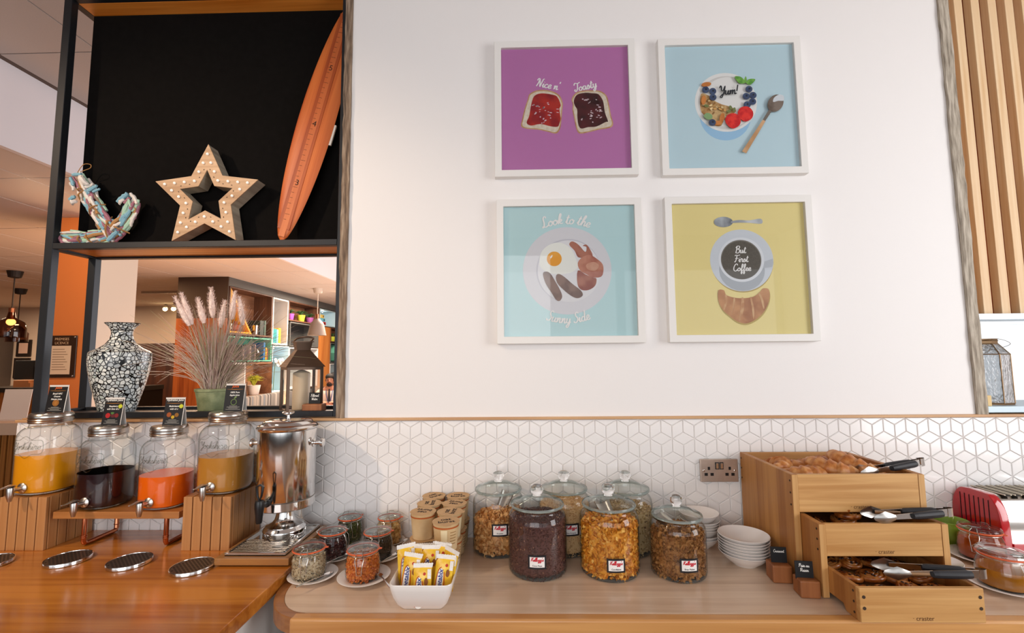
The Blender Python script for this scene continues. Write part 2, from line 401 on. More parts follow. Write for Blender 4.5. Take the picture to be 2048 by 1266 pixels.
def tiles():
    s = .0874; a = s/math.sqrt(3); row = s*math.sqrt(3)/2
    x0, z0 = -.630, 1.278; gap = .0011
    X0, X1, Z0, Z1 = -2.087, 2.25, .885, 1.3565
    def rhomb(kind):
        h = a/2
        if kind == 0: return [(-s/2, 0), (0, -h), (s/2, 0), (0, h)]
        # long diagonal along +-60 degrees
        sg = 1 if kind == 1 else -1
        c, d = math.cos(PI/3), math.sin(PI/3)*sg
        L = [(-s/2, 0), (0, -h), (s/2, 0), (0, h)]
        return [(p[0]*c-p[1]*d, p[0]*d+p[1]*c) for p in L]
    def inset(poly, g):
        n = len(poly); out = []
        ar = sum(poly[i][0]*poly[(i+1) % n][1]-poly[(i+1) % n][0]*poly[i][1] for i in range(n))
        if ar < 0: poly = poly[::-1]
        for i in range(n):
            p0, p1, p2 = Vector(poly[i-1]), Vector(poly[i]), Vector(poly[(i+1) % n])
            e1 = (p1-p0).normalized(); e2 = (p2-p1).normalized()
            n1 = Vector((-e1[1], e1[0])); n2 = Vector((-e2[1], e2[0]))
            b = n1+n2; b = b/max(.3, b.length_squared/2) if b.length > 1e-6 else n1
            out.append(tuple(p1+b*g))
        return out
    def clip(poly):
        for ax, lim, sg in ((0, X0, 1), (0, X1, -1), (1, Z0, 1), (1, Z1, -1)):
            out = []
            for i in range(len(poly)):
                p, q = poly[i], poly[(i+1) % len(poly)]
                dp, dq = sg*(p[ax]-lim), sg*(q[ax]-lim)
                if dp >= 0: out.append(p)
                if dp*dq < 0:
                    t = dp/(dp-dq); out.append((p[0]+(q[0]-p[0])*t, p[1]+(q[1]-p[1])*t))
            poly = out
            if len(poly) < 3: return None
        ar = abs(sum(poly[i][0]*poly[(i+1) % len(poly)][1]-poly[(i+1) % len(poly)][0]*poly[i][1] for i in range(len(poly))))/2
        return poly if ar > 2.5e-4 else None
    def tile_mb(poly):
        A = inset(poly, gap); B = inset(poly, gap+.0020); n = len(A)
        vs = [(p[0], -.0005, p[1]) for p in A]+[(p[0], -.0026, p[1]) for p in A]+[(p[0], -.0044, p[1]) for p in B]
        fs = [tuple(2*n+i for i in range(n))]
        for i in range(n):
            j = (i+1) % n
            fs += [(i, j, n+j, n+i), (n+i, n+j, 2*n+j, 2*n+i)]
        return MB().add(vs, fs)
    base = [rhomb(k) for k in range(3)]
    shared = [tile_mb(b).mesh('tile') for b in base]
    for m_ in shared: m_.materials.append(tile_glaze)
    full = []; cut = []
    for j in range(-8, 3):
        z = z0+j*row; off = .5*s if j % 2 else 0
        for i in range(-19, 36):
            x = x0+i*s+off
            for k, (dx, dz) in enumerate(((s/2, 0), (s/4, row/2), (s/4, -row/2))):
                mx, mz = x+dx, z+dz
                if k == 2: kk = 2
                else: kk = k
                poly = [(p[0]+mx, p[1]+mz) for p in base[kk]]
                c = clip(poly)
                if c is None: continue
                inside = all(X0 <= p[0] <= X1 and Z0 <= p[1] <= Z1 for p in poly)
                # how far from hidden places (urn, bread drawers, cereal jars) the tile is
                hid = 0
                for bx0, bx1, bz1 in ((.87, 1.30, 1.20), (-2.087, -1.75, 1.40), (-1.02, -.80, 1.33), (-.08, .42, 1.04), (1.68, 2.2, 1.10), (-1.7, -1.05, 1.12)):
                    if bx0 < mx < bx1 and mz < bz1: hid = 1
                if mz < .93: hid = 1
                (full if inside else cut).append((hid, abs(mx-.1)+abs(mz-1.2)*.4, mx, mz, kk, c))
    full.sort(); rest = MB()
    for n, (h, d, mx, mz, kk, c) in enumerate(full):
        if n < 262: obj('tile', shared[kk], None, wt, (mx, 0, mz))
        else: rest.join(tile_mb(c))
    cut.sort()
    for n, (h, d, mx, mz, kk, c) in enumerate(cut):
        if n < 36: obj('tile', tile_mb([(p[0]-mx, p[1]-mz) for p in c]), tile_glaze, wt, (mx, 0, mz))
        else: rest.join(tile_mb(c))
    o = obj('tile_field', rest, tile_glaze, wt); o['kind'] = 'stuff'; o['label'] = 'more white rhombus tiles'
tiles()

# reclaimed timber posts closing the two ends of the wall
def rough_post(name, x0, x1, z0, z1, y0, y1, seed, label):
    rnd = random.Random(seed); mb = MB(); n = 46; vs = []; fs = []
    for i in range(n+1):
        z = z0+(z1-z0)*i/n
        j = lambda k: rnd.uniform(-k, k)
        vs += [(x0+j(.0022), y0+j(.002), z), (x1+j(.0016), y0+j(.002), z), (x1, y1, z), (x0, y1, z)]
        if i:
            b = 4*i
            for k in range(4): fs.append((b-4+k, b-4+(k+1) % 4, b+(k+1) % 4, b+k))
    fs += [(3, 2, 1, 0), tuple(4*n+k for k in range(4))]
    m, nt, bs = _new('old_timber_'+str(seed)) if 'old_timber_'+str(seed) not in MATS else (MATS['old_timber_'+str(seed)], None, None)
    if nt:
        n1 = nt.nodes.new('ShaderNodeTexNoise'); n1.inputs['Scale'].default_value = 1; n1.inputs['Detail'].default_value = 8
        nt.links.new(_coord(nt, (90, 90, 9)), n1.inputs['Vector'])
        st = [(.3, '4f4136'), (.5, '86705c'), (.7, 'b09c86')] if seed == 1 else [(.3, '7d7264'), (.5, 'aca191'), (.7, 'd0c6b6')]
        nt.links.new(_ramp(nt, n1.outputs[0], st), bs.inputs['Base Color']); bs.inputs['Roughness'].default_value = .85
        bp = nt.nodes.new('ShaderNodeBump'); bp.inputs['Strength'].default_value = .8; bp.inputs['Distance'].default_value = .006
        nt.links.new(n1.outputs[0], bp.inputs['Height']); nt.links.new(bp.outputs[0], bs.inputs['Normal'])
    return struct(obj(name, mb.add(vs, fs), m), label)
rough_post('trim_2', -.757, -.7265, 1.3675, 3.4, -.012, .05, 1, 'weathered brown timber post beside the metal shelving')
rough_post('trim_3', 1.7895, 1.829, 1.3675, 3.4, -.012, .06, 2, 'weathered grey timber post beside the slatted panel')

# ceilings with lay-in tiles, and the drop between them
ceil_dark = mat('ceiling_tile_a', 'b5aaa4', .9, noise=.06, nscale=300)
ceil_gap = mat('ceiling_gap', '5f5048', .9)
ceil_lt = mat('ceiling_tile_b', 'd8cdc6', .9)
ceil_gap2 = mat('ceiling_bar', 'a48c7c', .7)
ca = struct(obj('ceiling', MB().box(-3.1, 4.0, -5.2, 14, 3.412, 3.55), ceil_gap), 'high ceiling of grey lay-in tiles')
tm = MB().box(-.296, .296, -.296, .296, 0, .008).mesh('ceiling_tile'); tm.materials.append(ceil_dark)
for i in range(2):
    for j in range(8): obj('ceiling_tile', tm, None, ca, (-2.75+.6*i, -.3-.6+.6*j, 3.404))
obj('ceiling_field', MB().box(-1.855, 3.9, -5, 13.9, 3.404, 3.412).box(-3.1, -1.855, -5, -1.2, 3.404, 3.412).box(-3.1, -1.855, 3.6, 13.9, 3.404, 3.412), ceil_dark, ca)
cb = struct(obj('ceiling', MB().box(-14.5, -3.13, -5.2, 14, 2.908, 3.05), ceil_gap2), 'lower lounge ceiling of pale lay-in tiles')
tm2 = MB().box(-.294, .294, -.594, .594, 0, .007).mesh('ceiling_tile'); tm2.materials.append(ceil_lt)
tm3 = MB().box(-.178, .174, -.594, .594, 0, .007).mesh('ceiling_tile'); tm3.materials.append(ceil_lt)
for i in range(9):
    for j in range(10): obj('ceiling_tile', tm2 if i else tm3, None, cb, (-3.2-.6*i if i else -3.32, .6+1.2*j, 2.901))
obj('ceiling_field', MB().box(-14.4, -8.33, -5, 13.9, 2.901, 2.908).box(-8.3, -3.1, -5, -.0, 2.901, 2.908).box(-8.3, -3.1, 12, 13.9, 2.901, 2.908), ceil_lt, cb)
struct(obj('wall_bulkhead', MB().box(-3.14, -3.1, -5.2, 14, 2.895, 3.412), mat('bulkhead', 'e9e4e8', .7)), 'pale bulkhead between the two ceiling heights')
# outer walls
beige = mat('lounge_wall', 'cbb8a6', .8)
struct(obj('wall_left', MB().box(-14.6, -14.5, -5.2, 14, 0, 3.0), beige))
struct(obj('wall_far', MB().box(-14.5, -5.4, 9.0, 9.1, 0, 2.95), beige), 'beige far wall of the lounge')
struct(obj('wall_end', MB().box(-5.4, 1.6, 13.5, 13.6, 0, 3.5), beige))
struct(obj('wall_side', MB().box(1.5, 1.6, .25, 13.6, 0, 3.5), beige))
struct(obj('wall_right', MB().box(3.9, 4.0, -5.2, .25, 0, 3.5), white_paint))
# glazed side of the breakfast room, behind the camera
fr = MB()
for x in (-6, -3.5, -1, 1.5, 3.9): fr.box(x-.06, x+.06, -5.16, -5.06, 0, 3.4)
fr.box(-6, 3.9, -5.16, -5.06, 2.9, 3.4).box(-6, 3.9, -5.16, -5.06, 0, .5)
wr = struct(obj('window_1', fr, mat('window_frame', '4a4c50', .5)), 'glazed side of the breakfast room')
for x in (-6, -3.5, -1, 1.5): obj('pane', MB().box(x+.06, min(x+2.44, 3.84), -5.115, -5.108, .5, 2.9), thin_glass('pane_glass', 'ffffff', 'dfe6e6'), wr)
struct(obj('wall_rear', MB().box(-14.5, -6, -5.16, -5.06, 0, 3.4), beige))

# window behind the slatted panel end of the wall
wf = struct(obj('window_2', MB().box(1.6, 4.2, 1.5, 1.56, 1.0, 1.12).box(2.7, 2.78, 1.5, 1.56, 1.1, 2.4).box(1.6, 4.2, 1.5, 1.56, 2.3, 2.4), mat('window_white', 'e8ecef', .4)), 'white framed window beyond the niche')
obj('pane', MB().box(1.6, 2.7, 1.525, 1.53, 1.12, 2.3), thin_glass('pane_glass'), wf)
obj('pane', MB().box(2.78, 4.2, 1.525, 1.53, 1.12, 2.3), thin_glass('pane_glass'), wf)

# slatted panel beside the timber post
sp = thing('slat_screen', 'panel of pale vertical wooden slats on a red-brown board', 'wall panel', (1.83, 0, 1.765))
obj('backing_board', MB().box(0, 1.1, .085, .105, 0, 1.635), wood('sapele', '6e300c', '944818', 'z', .5), sp)
sl = MB().box(-.0178, .0178, -.0, .034, 0, 1.635).mesh('slat', bevel=.001, seg=1)
sl.materials.append(wood('pale_slat', 'd8ae7c', 'f0d6b0', 'z', .5))
for i in range(10): obj('slat', sl, None, sp, (.0635+.0728*(i-.0)-.035, .052, 0))
struct(obj('trim_4', MB().box(1.829, 2.9, .0, .13, 1.742, 1.765).box(1.829, 2.9, .0, .012, 1.722, 1.727), mat('pale_metal', 'aebcc6', .35, .5)), 'pale metal rail under the slatted panel')
struct(obj('sill_ledge', MB().box(1.829, 2.9, .0, .25, 1.372, 1.397), mat('pale_ledge', 'b9ccd6', .35, .1), bevel=.002), 'pale grey metal ledge in the niche')

# ================================================================== METAL SHELVING IN THE OPENING AND WHAT STANDS ON IT
sh = thing('metal_shelving', 'tall black metal shelving with a black back panel and wooden boards', 'shelving', (-2.035, 0, 1.372))
def shp(name, b, m, bevel=.0015): return obj(name, MB().box(*b), m, sh, bevel=bevel, seg=1)
for x0, x1, y0, y1 in ((0, .035, 0, .032), (0, .035, .2, .232), (1.26, 1.278, 0, .032), (1.26, 1.278, .2, .232)): shp('post', (x0, x1, y0, y1, 0, 2.04), black_steel)
for z0, z1 in ((0, .024), (.713, .739), (1.853, 1.88)):
    shp('rail', (.035, 1.26, 0, .03, z0, z1), black_steel); shp('rail', (.035, 1.26, .202, .232, z0, z1), black_steel)
    shp('rail', (0, .035, .032, .2, z0, z1), black_steel)
board_m = wood('orange_board', 'd87a22', 'ffa848', 'x', .4)
shp('shelf_board', (.035, 1.26, .03, .202, .722, .737), board_m)
shp('top_board', (.035, 1.26, .03, .202, 1.853, 1.868), board_m)
shp('bottom_tray', (.035, 1.26, .03, .202, .004, .012), black_steel)
shp('back_panel', (.035, 1.26, .105, .117, .739, 1.853), mat('black_panel', '100e0d', .85, noise=.15, nscale=40, spec=.08))

# ---- marquee star
def star_pts(R, r, c=(0, 0)):
    return [(c[0]+(R if i % 2 == 0 else r)*math.sin(PI*i/5), c[1]+(R if i % 2 == 0 else r)*math.cos(PI*i/5)) for i in range(10)]
st = thing('marquee_star', 'pale wooden star with white bulbs on the upper shelf', 'star light', (-1.366, .028, 2.1195))
ply = wood('birch_ply', 'b08a66', 'd9b692', 'x', .6)
oute, inne = star_pts(.238, .117), star_pts(.122, .06)
c_ = (0, .1925)
sh_ = lambda P: [(x, z+.1925) for x, z in P]
obj('front_plate', MB().ring(sh_(oute), sh_(inne), 0, .004), ply, st)
def band(P, y0, y1, t, nm):
    Q = [(x*(1-t), (z)*(1-t)) for x, z in P]
    return obj(nm, MB().ring(sh_(P), sh_(Q), y0, y1), wood('grey_ply', '84796a', 'b3a894', 'y', .7), st)
band(star_pts(.236, .1155), .004, .062, .03, 'outer_side'); band(star_pts(.126, .0625), .004, .062, .035, 'inner_side')
bulb = MB().ball((0, 0, 0), .0062, 12, (1, .8, 1)).mesh('bulb', smooth=True)
bulb.materials.append(mat('opal_bulb', 'fbf6ee', .25, emit='fff3e0', estr=.25))
mid = star_pts(.192, .088)
for i in range(10):
    a, b = mid[i], mid[(i+1) % 10]
    for t in ((0, .33, .66) if i % 2 == 0 else (0, .34, .67)):
        obj('bulb', bulb, None, st, (a[0]+(b[0]-a[0])*t, -.003, a[1]+(b[1]-a[1])*t+.1925))
nail = MB().box(-.0025, .0025, -.001, .002, -.0012, .0012).mesh('peg'); nail.materials.append(mat('peg_dark', '3a2a1e', .8))
for P_ in (star_pts(.148, .077),):
    for i in range(10):
        a, b = P_[i], P_[(i+1) % 10]
        for t in (.3, .7): obj('peg', nail, None, st, (a[0]+(b[0]-a[0])*t, -.0003, a[1]+(b[1]-a[1])*t+.1925), (0, math.atan2(-(b[1]-a[1]), b[0]-a[0]), 0))

# ---- driftwood anchor
an = thing('driftwood_anchor', 'anchor made of painted driftwood sticks tied with rope', 'anchor', (-1.83, .055, 2.111))
def AP(px, py): return Vector(((px-205)*.00220+(480-py)*-.00012, 0, (482-py)*.00219))
dcols = [('drift_blue', '86b4c6'), ('drift_white', 'e6ded6'), ('drift_mauve', 'a56e7c'), ('drift_mint', 'aed0b8'), ('drift_tan', 'b58654'), ('drift_grey', '8a7766')]
dm = []
rnd = random.Random(5)
for nm, c in dcols:
    m_ = mat(nm, c, .85, noise=.18, nscale=90)
    row_ = []
    for k in range(2):
        n = 6; bend = rnd.uniform(-.05, .05)
        pts = [(bend*math.sin(PI*i/n), rnd.uniform(-.01, .01), i/n-.5) for i in range(n+1)]
        rr = [.045*(.55+.45*math.sin(PI*(i+.6)/(n+1.2)))*rnd.uniform(.85, 1.1) for i in range(n+1)]
        me = MB().tube(pts, rr, 7).mesh('stick', smooth=True, ang=50); me.materials.append(m_); row_.append(me)
    dm.append(row_)
def stick(p, q, w, col, dy):
    d = q-p; L = d.length
    o = obj('stick', dm[col][rnd.randrange(2)], None, an, (p+q)/2+Vector((0, dy*1.2, 0)))
    o.rotation_euler = d.to_track_quat('Z', 'Y').to_euler(); o.scale = (w/.09, w/.09, L)
def along(path, n, w, spread, ln, cols):
    P = smoothpts(path, 8); tot = len(P)-1
    for i in range(n):
        u = (i+.5)/n*tot; k = min(int(u), tot-1); c = P[k].lerp(P[k+1], u-k)
        t = (P[min(k+2, tot)]-P[max(k-1, 0)]).normalized(); nn = Vector((-t.z, 0, t.x))
        off = ((i*.618) % 1-.5)*2*spread; dy = -math.sqrt(max(0, 1-(off/spread)**2))*.014+rnd.uniform(-.004, .004)
        l = ln*rnd.uniform(.7, 1.25); a = rnd.uniform(-.16, .16)
        d = (t*math.cos(a)+nn*math.sin(a))*l/2
        c = c+nn*off
        stick(c-d, c+d, w*rnd.uniform(.75, 1.2), cols[i % len(cols)], dy)
along([AP(163, 352), AP(180, 390), AP(205, 430), AP(228, 458)], 46, .016, .034, .085, [0, 1, 2, 3, 4, 2, 0, 5, 1])
along([AP(136, 466), AP(175, 470), AP(215, 462), AP(250, 435), AP(268, 400)], 58, .016, .034, .08, [2, 0, 1, 3, 4, 5, 0, 2, 3])
core = MB().tube(smoothpts([AP(160, 350)+Vector((0, .006, 0)), AP(190, 405)+Vector((0, .006, 0)), AP(226, 458)+Vector((0, .006, 0))], 5), .013, 6)
core.tube(smoothpts([AP(140, 468)+Vector((0, .006, 0)), AP(215, 463)+Vector((0, .006, 0)), AP(266, 402)+Vector((0, .006, 0))], 5), .014, 6)
obj('core_branch', core, mat('drift_core', '5b4634', .9), an)
for px, py, qx, qy, w, c in ((146, 345, 152, 362, .016, 0), (150, 340, 168, 338, .016, 0), (168, 342, 182, 362, .024, 1), (145, 356, 152, 372, .014, 1), (176, 366, 192, 358, .013, 1), (182, 374, 200, 362, .016, 0), (192, 376, 206, 369, .012, 0), (144, 390, 156, 384, .018, 0), (150, 400, 160, 394, .02, 1),
                             (243, 398, 262, 379, .022, 0), (246, 402, 256, 392, .014, 1), (268, 380, 281, 402, .016, 1), (264, 390, 269, 408, .012, 3), (255, 400, 266, 388, .014, 2),
                             (124, 458, 168, 458, .011, 1), (128, 462, 165, 463, .009, 3), (124, 461, 136, 483, .016, 2), (132, 464, 155, 472, .013, 0), (132, 470, 150, 479, .015, 3), (248, 436, 258, 424, .02, 0), (224, 476, 242, 456, .02, 0), (150, 481, 188, 482, .012, 2)):
    stick(AP(px, py), AP(qx, qy), w, c, -.02)
rope_m = mat('jute', 'a87a48', .95, noise=.3, nscale=250)
def wrap(px, py, qx, qy, r=.0032):
    a, b = AP(px, py), AP(qx, qy)
    pts = [a.lerp(b, t/8)+Vector((0, -.034*math.sin(PI*t/8), 0)) for t in range(9)]
    obj('rope', MB().tube(pts, r, 7), rope_m, an, smooth=True)
for w in ((178, 420, 208, 398), (166, 460, 167, 483), (176, 456, 192, 483), (222, 424, 223, 482), (226, 440, 258, 458), (160, 375, 172, 366), (163, 395, 172, 368)): wrap(*w)
lp = smoothpts([AP(152, 336), AP(160, 322), AP(168, 315), AP(180, 316), AP(180, 323), AP(168, 328), AP(158, 331)], 5)
obj('hanging_loop', MB().tube([p+Vector((0, -.01, 0)) for p in lp], .0016, 6), rope_m, an, smooth=True)

# ---- surfboard height chart
sb = thing('surfboard', 'orange wooden surfboard height chart leaning against the black panel', 'surfboard', (-1.036, .045, 2.111), (math.radians(-1.5), math.radians(13.6), 0))
def surf_w(t): return .0835*max(0, math.sin(PI*min(1, max(0, t)))) ** .52
n = 44; L_ = 1.14
out_ = [(-surf_w(i/n)-.0004, L_*i/n) for i in range(n+1)]+[(surf_w(i/n)+.0004, L_*i/n) for i in range(n, -1, -1)]
mbs = MB(); vs = []; fs = []
for i in range(n+1):
    t = i/n; w = surf_w(t)+.0005
    for k in range(12):
        q = 2*PI*k/12; vs.append((w*math.cos(q), .011*min(1, w/.03)*math.sin(q)-.004+.02*(2*t-1)**2*0, L_*t))
    if i:
        for k in range(12): fs.append(((i-1)*12+k, (i-1)*12+(k+1) % 12, i*12+(k+1) % 12, i*12+k))
fs += [tuple(range(11, -1, -1)), tuple(n*12+k for k in range(12))]
obj('board', mbs.add(vs, fs), wood('surf_orange', 'b8501a', 'de7a38', 'z', .45), sb, smooth=True, ang=60)
def strip(x0, x1, t0, t1, m_, nm, y=-.0158):
    P = []
    for i in range(21):
        t = t0+(t1-t0)*i/20; P.append((max(-surf_w(t)*.93, x0), L_*t))
    Q = []
    for i in range(21):
        t = t1+(t0-t1)*i/20; Q.append((min(surf_w(t)*.93, x1), L_*t))
    return obj(nm, MB().prism(P+Q, y, y+.006), m_, sb)
dk = wood('surf_dark', '9c3f12', 'bb5a22', 'z', .5)
strip(-.027, -.012, .05, .95, dk, 'dark_stripe'); strip(.014, .027, .05, .95, dk, 'dark_stripe')
strip(-.012, .014, .02, .98, wood('surf_mid', 'bf5c26', 'd97a42', 'z', .5), 'measuring_strip')
ink = mat('print_dark', '2a1c14', .8)
tk = MB()
for i in range(4, 44): tk.box(-.011, (.004 if i % 5 else .012)-.003, -.0163, -.0157, L_*i/46-.0006, L_*i/46+.0006)
obj('tick_marks', tk, ink, sb)['kind'] = 'stuff'
for d, z in (('3', .268), ('4', .545), ('5', .815)): word(sb, d, .036, ink, (.002, -.0165, z))
obj('wall_clip', MB().box(.075, .092, -.004, .004, .47, .565), mat('clip_white', 'd6d2cc', .5), sb)
obj('foot_peg', MB().lathe([(.004, 0), (.004, .012)], 8, (.03, 0, .0)), mat('brass', 'b08a3e', .3, 1), sb)

# ---- mosaic vase
va = thing('mosaic_vase', 'tall black and white mosaic vase with a flared rim', 'vase', (-1.765, .105, 1.384))
m_, nt, b_ = _new('mosaic')
vo = nt.nodes.new('ShaderNodeTexVoronoi'); vo.feature = 'DISTANCE_TO_EDGE'; vo.inputs['Scale'].default_value = 66
v2 = nt.nodes.new('ShaderNodeTexVoronoi'); v2.inputs['Scale'].default_value = 66
co = _coord(nt, (1, 1, 1)); nt.links.new(co, vo.inputs['Vector']); nt.links.new(co, v2.inputs['Vector'])
sep = nt.nodes.new('ShaderNodeSeparateColor'); nt.links.new(v2.outputs['Color'], sep.inputs[0])
cc = _ramp(nt, sep.outputs[0], [(0, 'a9b1b4'), (.45, 'd6dbd8'), (.75, 'f0f2ea'), (1, 'bccac6')])
mk_ = nt.nodes.new('ShaderNodeMath'); mk_.operation = 'GREATER_THAN'; mk_.inputs[1].default_value = .09
nt.links.new(vo.outputs['Distance'], mk_.inputs[0])
mx = nt.nodes.new('ShaderNodeMix'); mx.data_type = 'RGBA'; nt.links.new(mk_.outputs[0], mx.inputs[0])
mx.inputs[6].default_value = lin('0d0d0e'); nt.links.new(cc, mx.inputs[7]); nt.links.new(mx.outputs[2], b_.inputs['Base Color'])
b_.inputs['Roughness'].default_value = .22
bp = nt.nodes.new('ShaderNodeBump'); bp.inputs['Strength'].default_value = .5; bp.inputs['Distance'].default_value = .002
nt.links.new(mk_.outputs[0], bp.inputs['Height']); nt.links.new(bp.outputs[0], b_.inputs['Normal'])
obj('body', MB().lathe([(.062, 0), (.066, .012), (.078, .06), (.094, .12), (.106, .18), (.1105, .225), (.109, .258), (.1, .266), (.078, .277), (.055, .296), (.042, .318), (.037, .34), (.039, .356), (.048, .372), (.061, .386)], 48), m_, va, smooth=True)
obj('rim', MB().lathe([(.048, .3725), (.0605, .3858), (.0625, .3875), (.062, .389), (.058, .387), (.045, .372), (.034, .34), (.0339, .3)], 48, cap=False), mat('vase_black', '121214', .3), va, smooth=True)

# ---- grass in a zinc pot
gp = thing('potted_grass', 'dried pampas grass with pink plumes in a green zinc pot', 'potted plant', (-1.335, .10, 1.384))
zinc = mat('zinc_green', '98a078', .6, .1, alt='7c8660', nscale=28, bump=.2, bscale=60)
obj('pot', MB().lathe([(.056, 0), (.058, .006), (.064, .05), (.071, .088), (.074, .09), (.075, .099), (.07, .101), (.066, .088), (.05, .08)], 36), zinc, gp, smooth=True)
obj('soil', MB().lathe([(.0, .075), (.066, .078)], 24), mat('soil', '3a2f26', .95), gp)
rnd = random.Random(11); mb = MB()
for i in range(500):
    a = rnd.uniform(0, 2*PI); s0 = rnd.uniform(0, .045)
    lean = abs(rnd.gauss(0, .17)); H = rnd.uniform(.22, .42)*(1-.25*lean)
    b = rnd.choice([a, a, 0, PI])+rnd.uniform(-.5, .5)
    dx, dy = math.cos(b), math.sin(b)*.35
    p0 = Vector((s0*math.cos(a), s0*math.sin(a)*.8, .075))
    pts = []
    droop = rnd.uniform(0, .18) if lean > .12 else 0
    for k in range(6):
        t = k/5; o_ = lean*(t*.45+.55*t*t)*1.15
        pts.append(p0+Vector((dx*o_, dy*o_, H*t-droop*t**3)))
    if pts[-1].y > .095 or pts[-1].y < -.19: continue
    mb.tube(pts, [.0011, .0011, .001, .0009, .0007, .0003], 3, caps=False)
g_ = obj('grass_blades', mb, island('dry_blades', [(0, '9a9a72'), (.3, 'b8a58e'), (.6, 'cdb6a8'), (1, 'b08f88')], .8), gp); g_['kind'] = 'stuff'
pl_m = mat('plume_pink', 'f4ded4', .95, noise=.12, nscale=120)
for k, (tx, ty, bx, by) in enumerate(((185, 345, 290, 550), (215, 315, 295, 540), (320, 345, 365, 530), (400, 270, 415, 490), (490, 360, 455, 560), (550, 290, 525, 500), (570, 330, 595, 540))):
    f = lambda x, y: Vector(((300+x/3.617-411)*.00223+(820-(500+y/3.617))*-.00012, -.03+.012*k-.02, (820-(500+y/3.617))*.0022))
    T, B = f(tx, ty), f(bx, by); d = T-B; mbp = MB(); N = 9
    rr = [.005, .009, .0115, .012, .0115, .0105, .009, .007, .0045, .0015]
    mbp.tube([B+d*(i/N) for i in range(N+1)], rr, 9)
    for j in range(380):
        t = rnd.random(); a = rnd.uniform(0, 2*PI); sd = d.normalized().orthogonal(); s2 = d.normalized().cross(sd)
        c0 = B+d*t; r0 = rr[min(9, int(t*9))]; nrm = sd*math.cos(a)+s2*math.sin(a)
        p1 = c0+nrm*r0*.9; p2 = p1+(nrm*.6+d.normalized()*.8)*rnd.uniform(.005, .011)
        w = d.normalized().cross(nrm)*.0009
        mbp.add([p1-w, p1+w, p2], [(0, 1, 2)])
    pm = obj('plume', mbp, pl_m, gp)
    obj('stalk', MB().tube([Vector((B.x*.25, 0, .07)), Vector((B.x*.6, B.y*.6, B.z*.6)), B], .0013, 5), mat('stalk', '8f8a5e', .8), pm)

# ---- metal lantern with a candle
la = thing('candle_lantern', 'brown metal lantern with glass sides and a cream pillar candle', 'lantern', (-.958, .105, 1.384), math.radians(38))
br = mat('lantern_metal', '6e5a4c', .35, .7)
s = .066; H = .19
for sx in (-1, 1):
    for sy in (-1, 1): obj('corner_post', MB().cbox((sx*s, sy*s, H/2), (.012, .012, H)), br, la, bevel=.001, seg=1)
for z in (.006, H-.006):
    fr_ = MB()
    for sg in (-1, 1): fr_.cbox((0, sg*s, z), (2*s, .011, .012)).cbox((sg*s, 0, z), (.011, 2*s, .012))
    obj('frame_ring', fr_, br, la)
obj('floor_plate', MB().cbox((0, 0, .004), (2*s, 2*s, .006)), br, la)
for k in range(4):
    a = k*PI/2; obj('pane', MB().box(-s+.006, s-.006, -.001, .001, .012, H-.012), thin_glass('pane_glass'), la, (s*math.sin(a), -s*math.cos(a), 0), (0, 0, a))
def frustum(a, b, z0, z1):
    return MB().add([(-a,-a,z0),(a,-a,z0),(a,a,z0),(-a,a,z0),(-b,-b,z1),(b,-b,z1),(b,b,z1),(-b,b,z1)], [(3,2,1,0),(4,5,6,7),(0,1,5,4),(1,2,6,5),(2,3,7,6),(3,0,4,7)])
obj('roof', frustum(s+.012, .027, H, H+.072).join(frustum(.027, .033, H+.072, H+.106)).join(frustum(.038, .038, H+.106, H+.11)), br, la)
obj('handle', MB().tube(smoothpts([(-.034, 0, H+.112), (-.03, -.06, H+.122), (0, -.085, H+.126), (.03, -.06, H+.122), (.034, 0, H+.112)], 6), .004, 8), br, la, smooth=True)
ca_ = tag(obj('pillar_candle', MB().lathe([(.034, 0), (.035, .003), (.035, .155), (.033, .158), (.012, .168), (.002, .170)], 32), mat('wax', 'e6cca8', .5), None, (-.958, .105, 1.391), smooth=True), 'cream pillar candle standing inside the metal lantern', 'candle')
obj('wick', MB().tube([(0, 0, .168), (.001, 0, .174), (.002, 0, .18)], .0011, 6), ink, ca_)

# ---- chalk signs on wooden blocks
slate = mat('slate', '1c1c1e', .7)
chalk = mat('chalk', 'f0efe9', .9)
blockw = wood('block_wood', '7a4420', 'a8683a', 'z', .5)
def chalk_sign(lines, label, loc, rz, bw, bd, bh, sw, shh, size, sx=0, tilt=-.1):
    r = thing('chalkboard_sign', label, 'sign', loc, rz)
    obj('block', MB().box(-bw/2, bw/2, -bd/2, bd/2, 0, bh), blockw, r, bevel=.004)
    sl_ = obj('slate', MB().box(-sw/2, sw/2, -.0015, .0015, 0, shh), slate, r, (sx, .0, bh-.004), (tilt, 0, 0))
    for i, t in enumerate(lines):
        obj('chalk_writing', script(t, size, .1, .1, center=(0, shh-.009-size*.75-i*size*1.35), y=-.0022), chalk, sl_)
    return r
chalk_sign(['Filtered', 'Water'], 'small slate sign chalked Filtered Water beside the lantern', (-.872, .045, 1.384), 0, .082, .05, .037, .048, .05, .0105, .0)

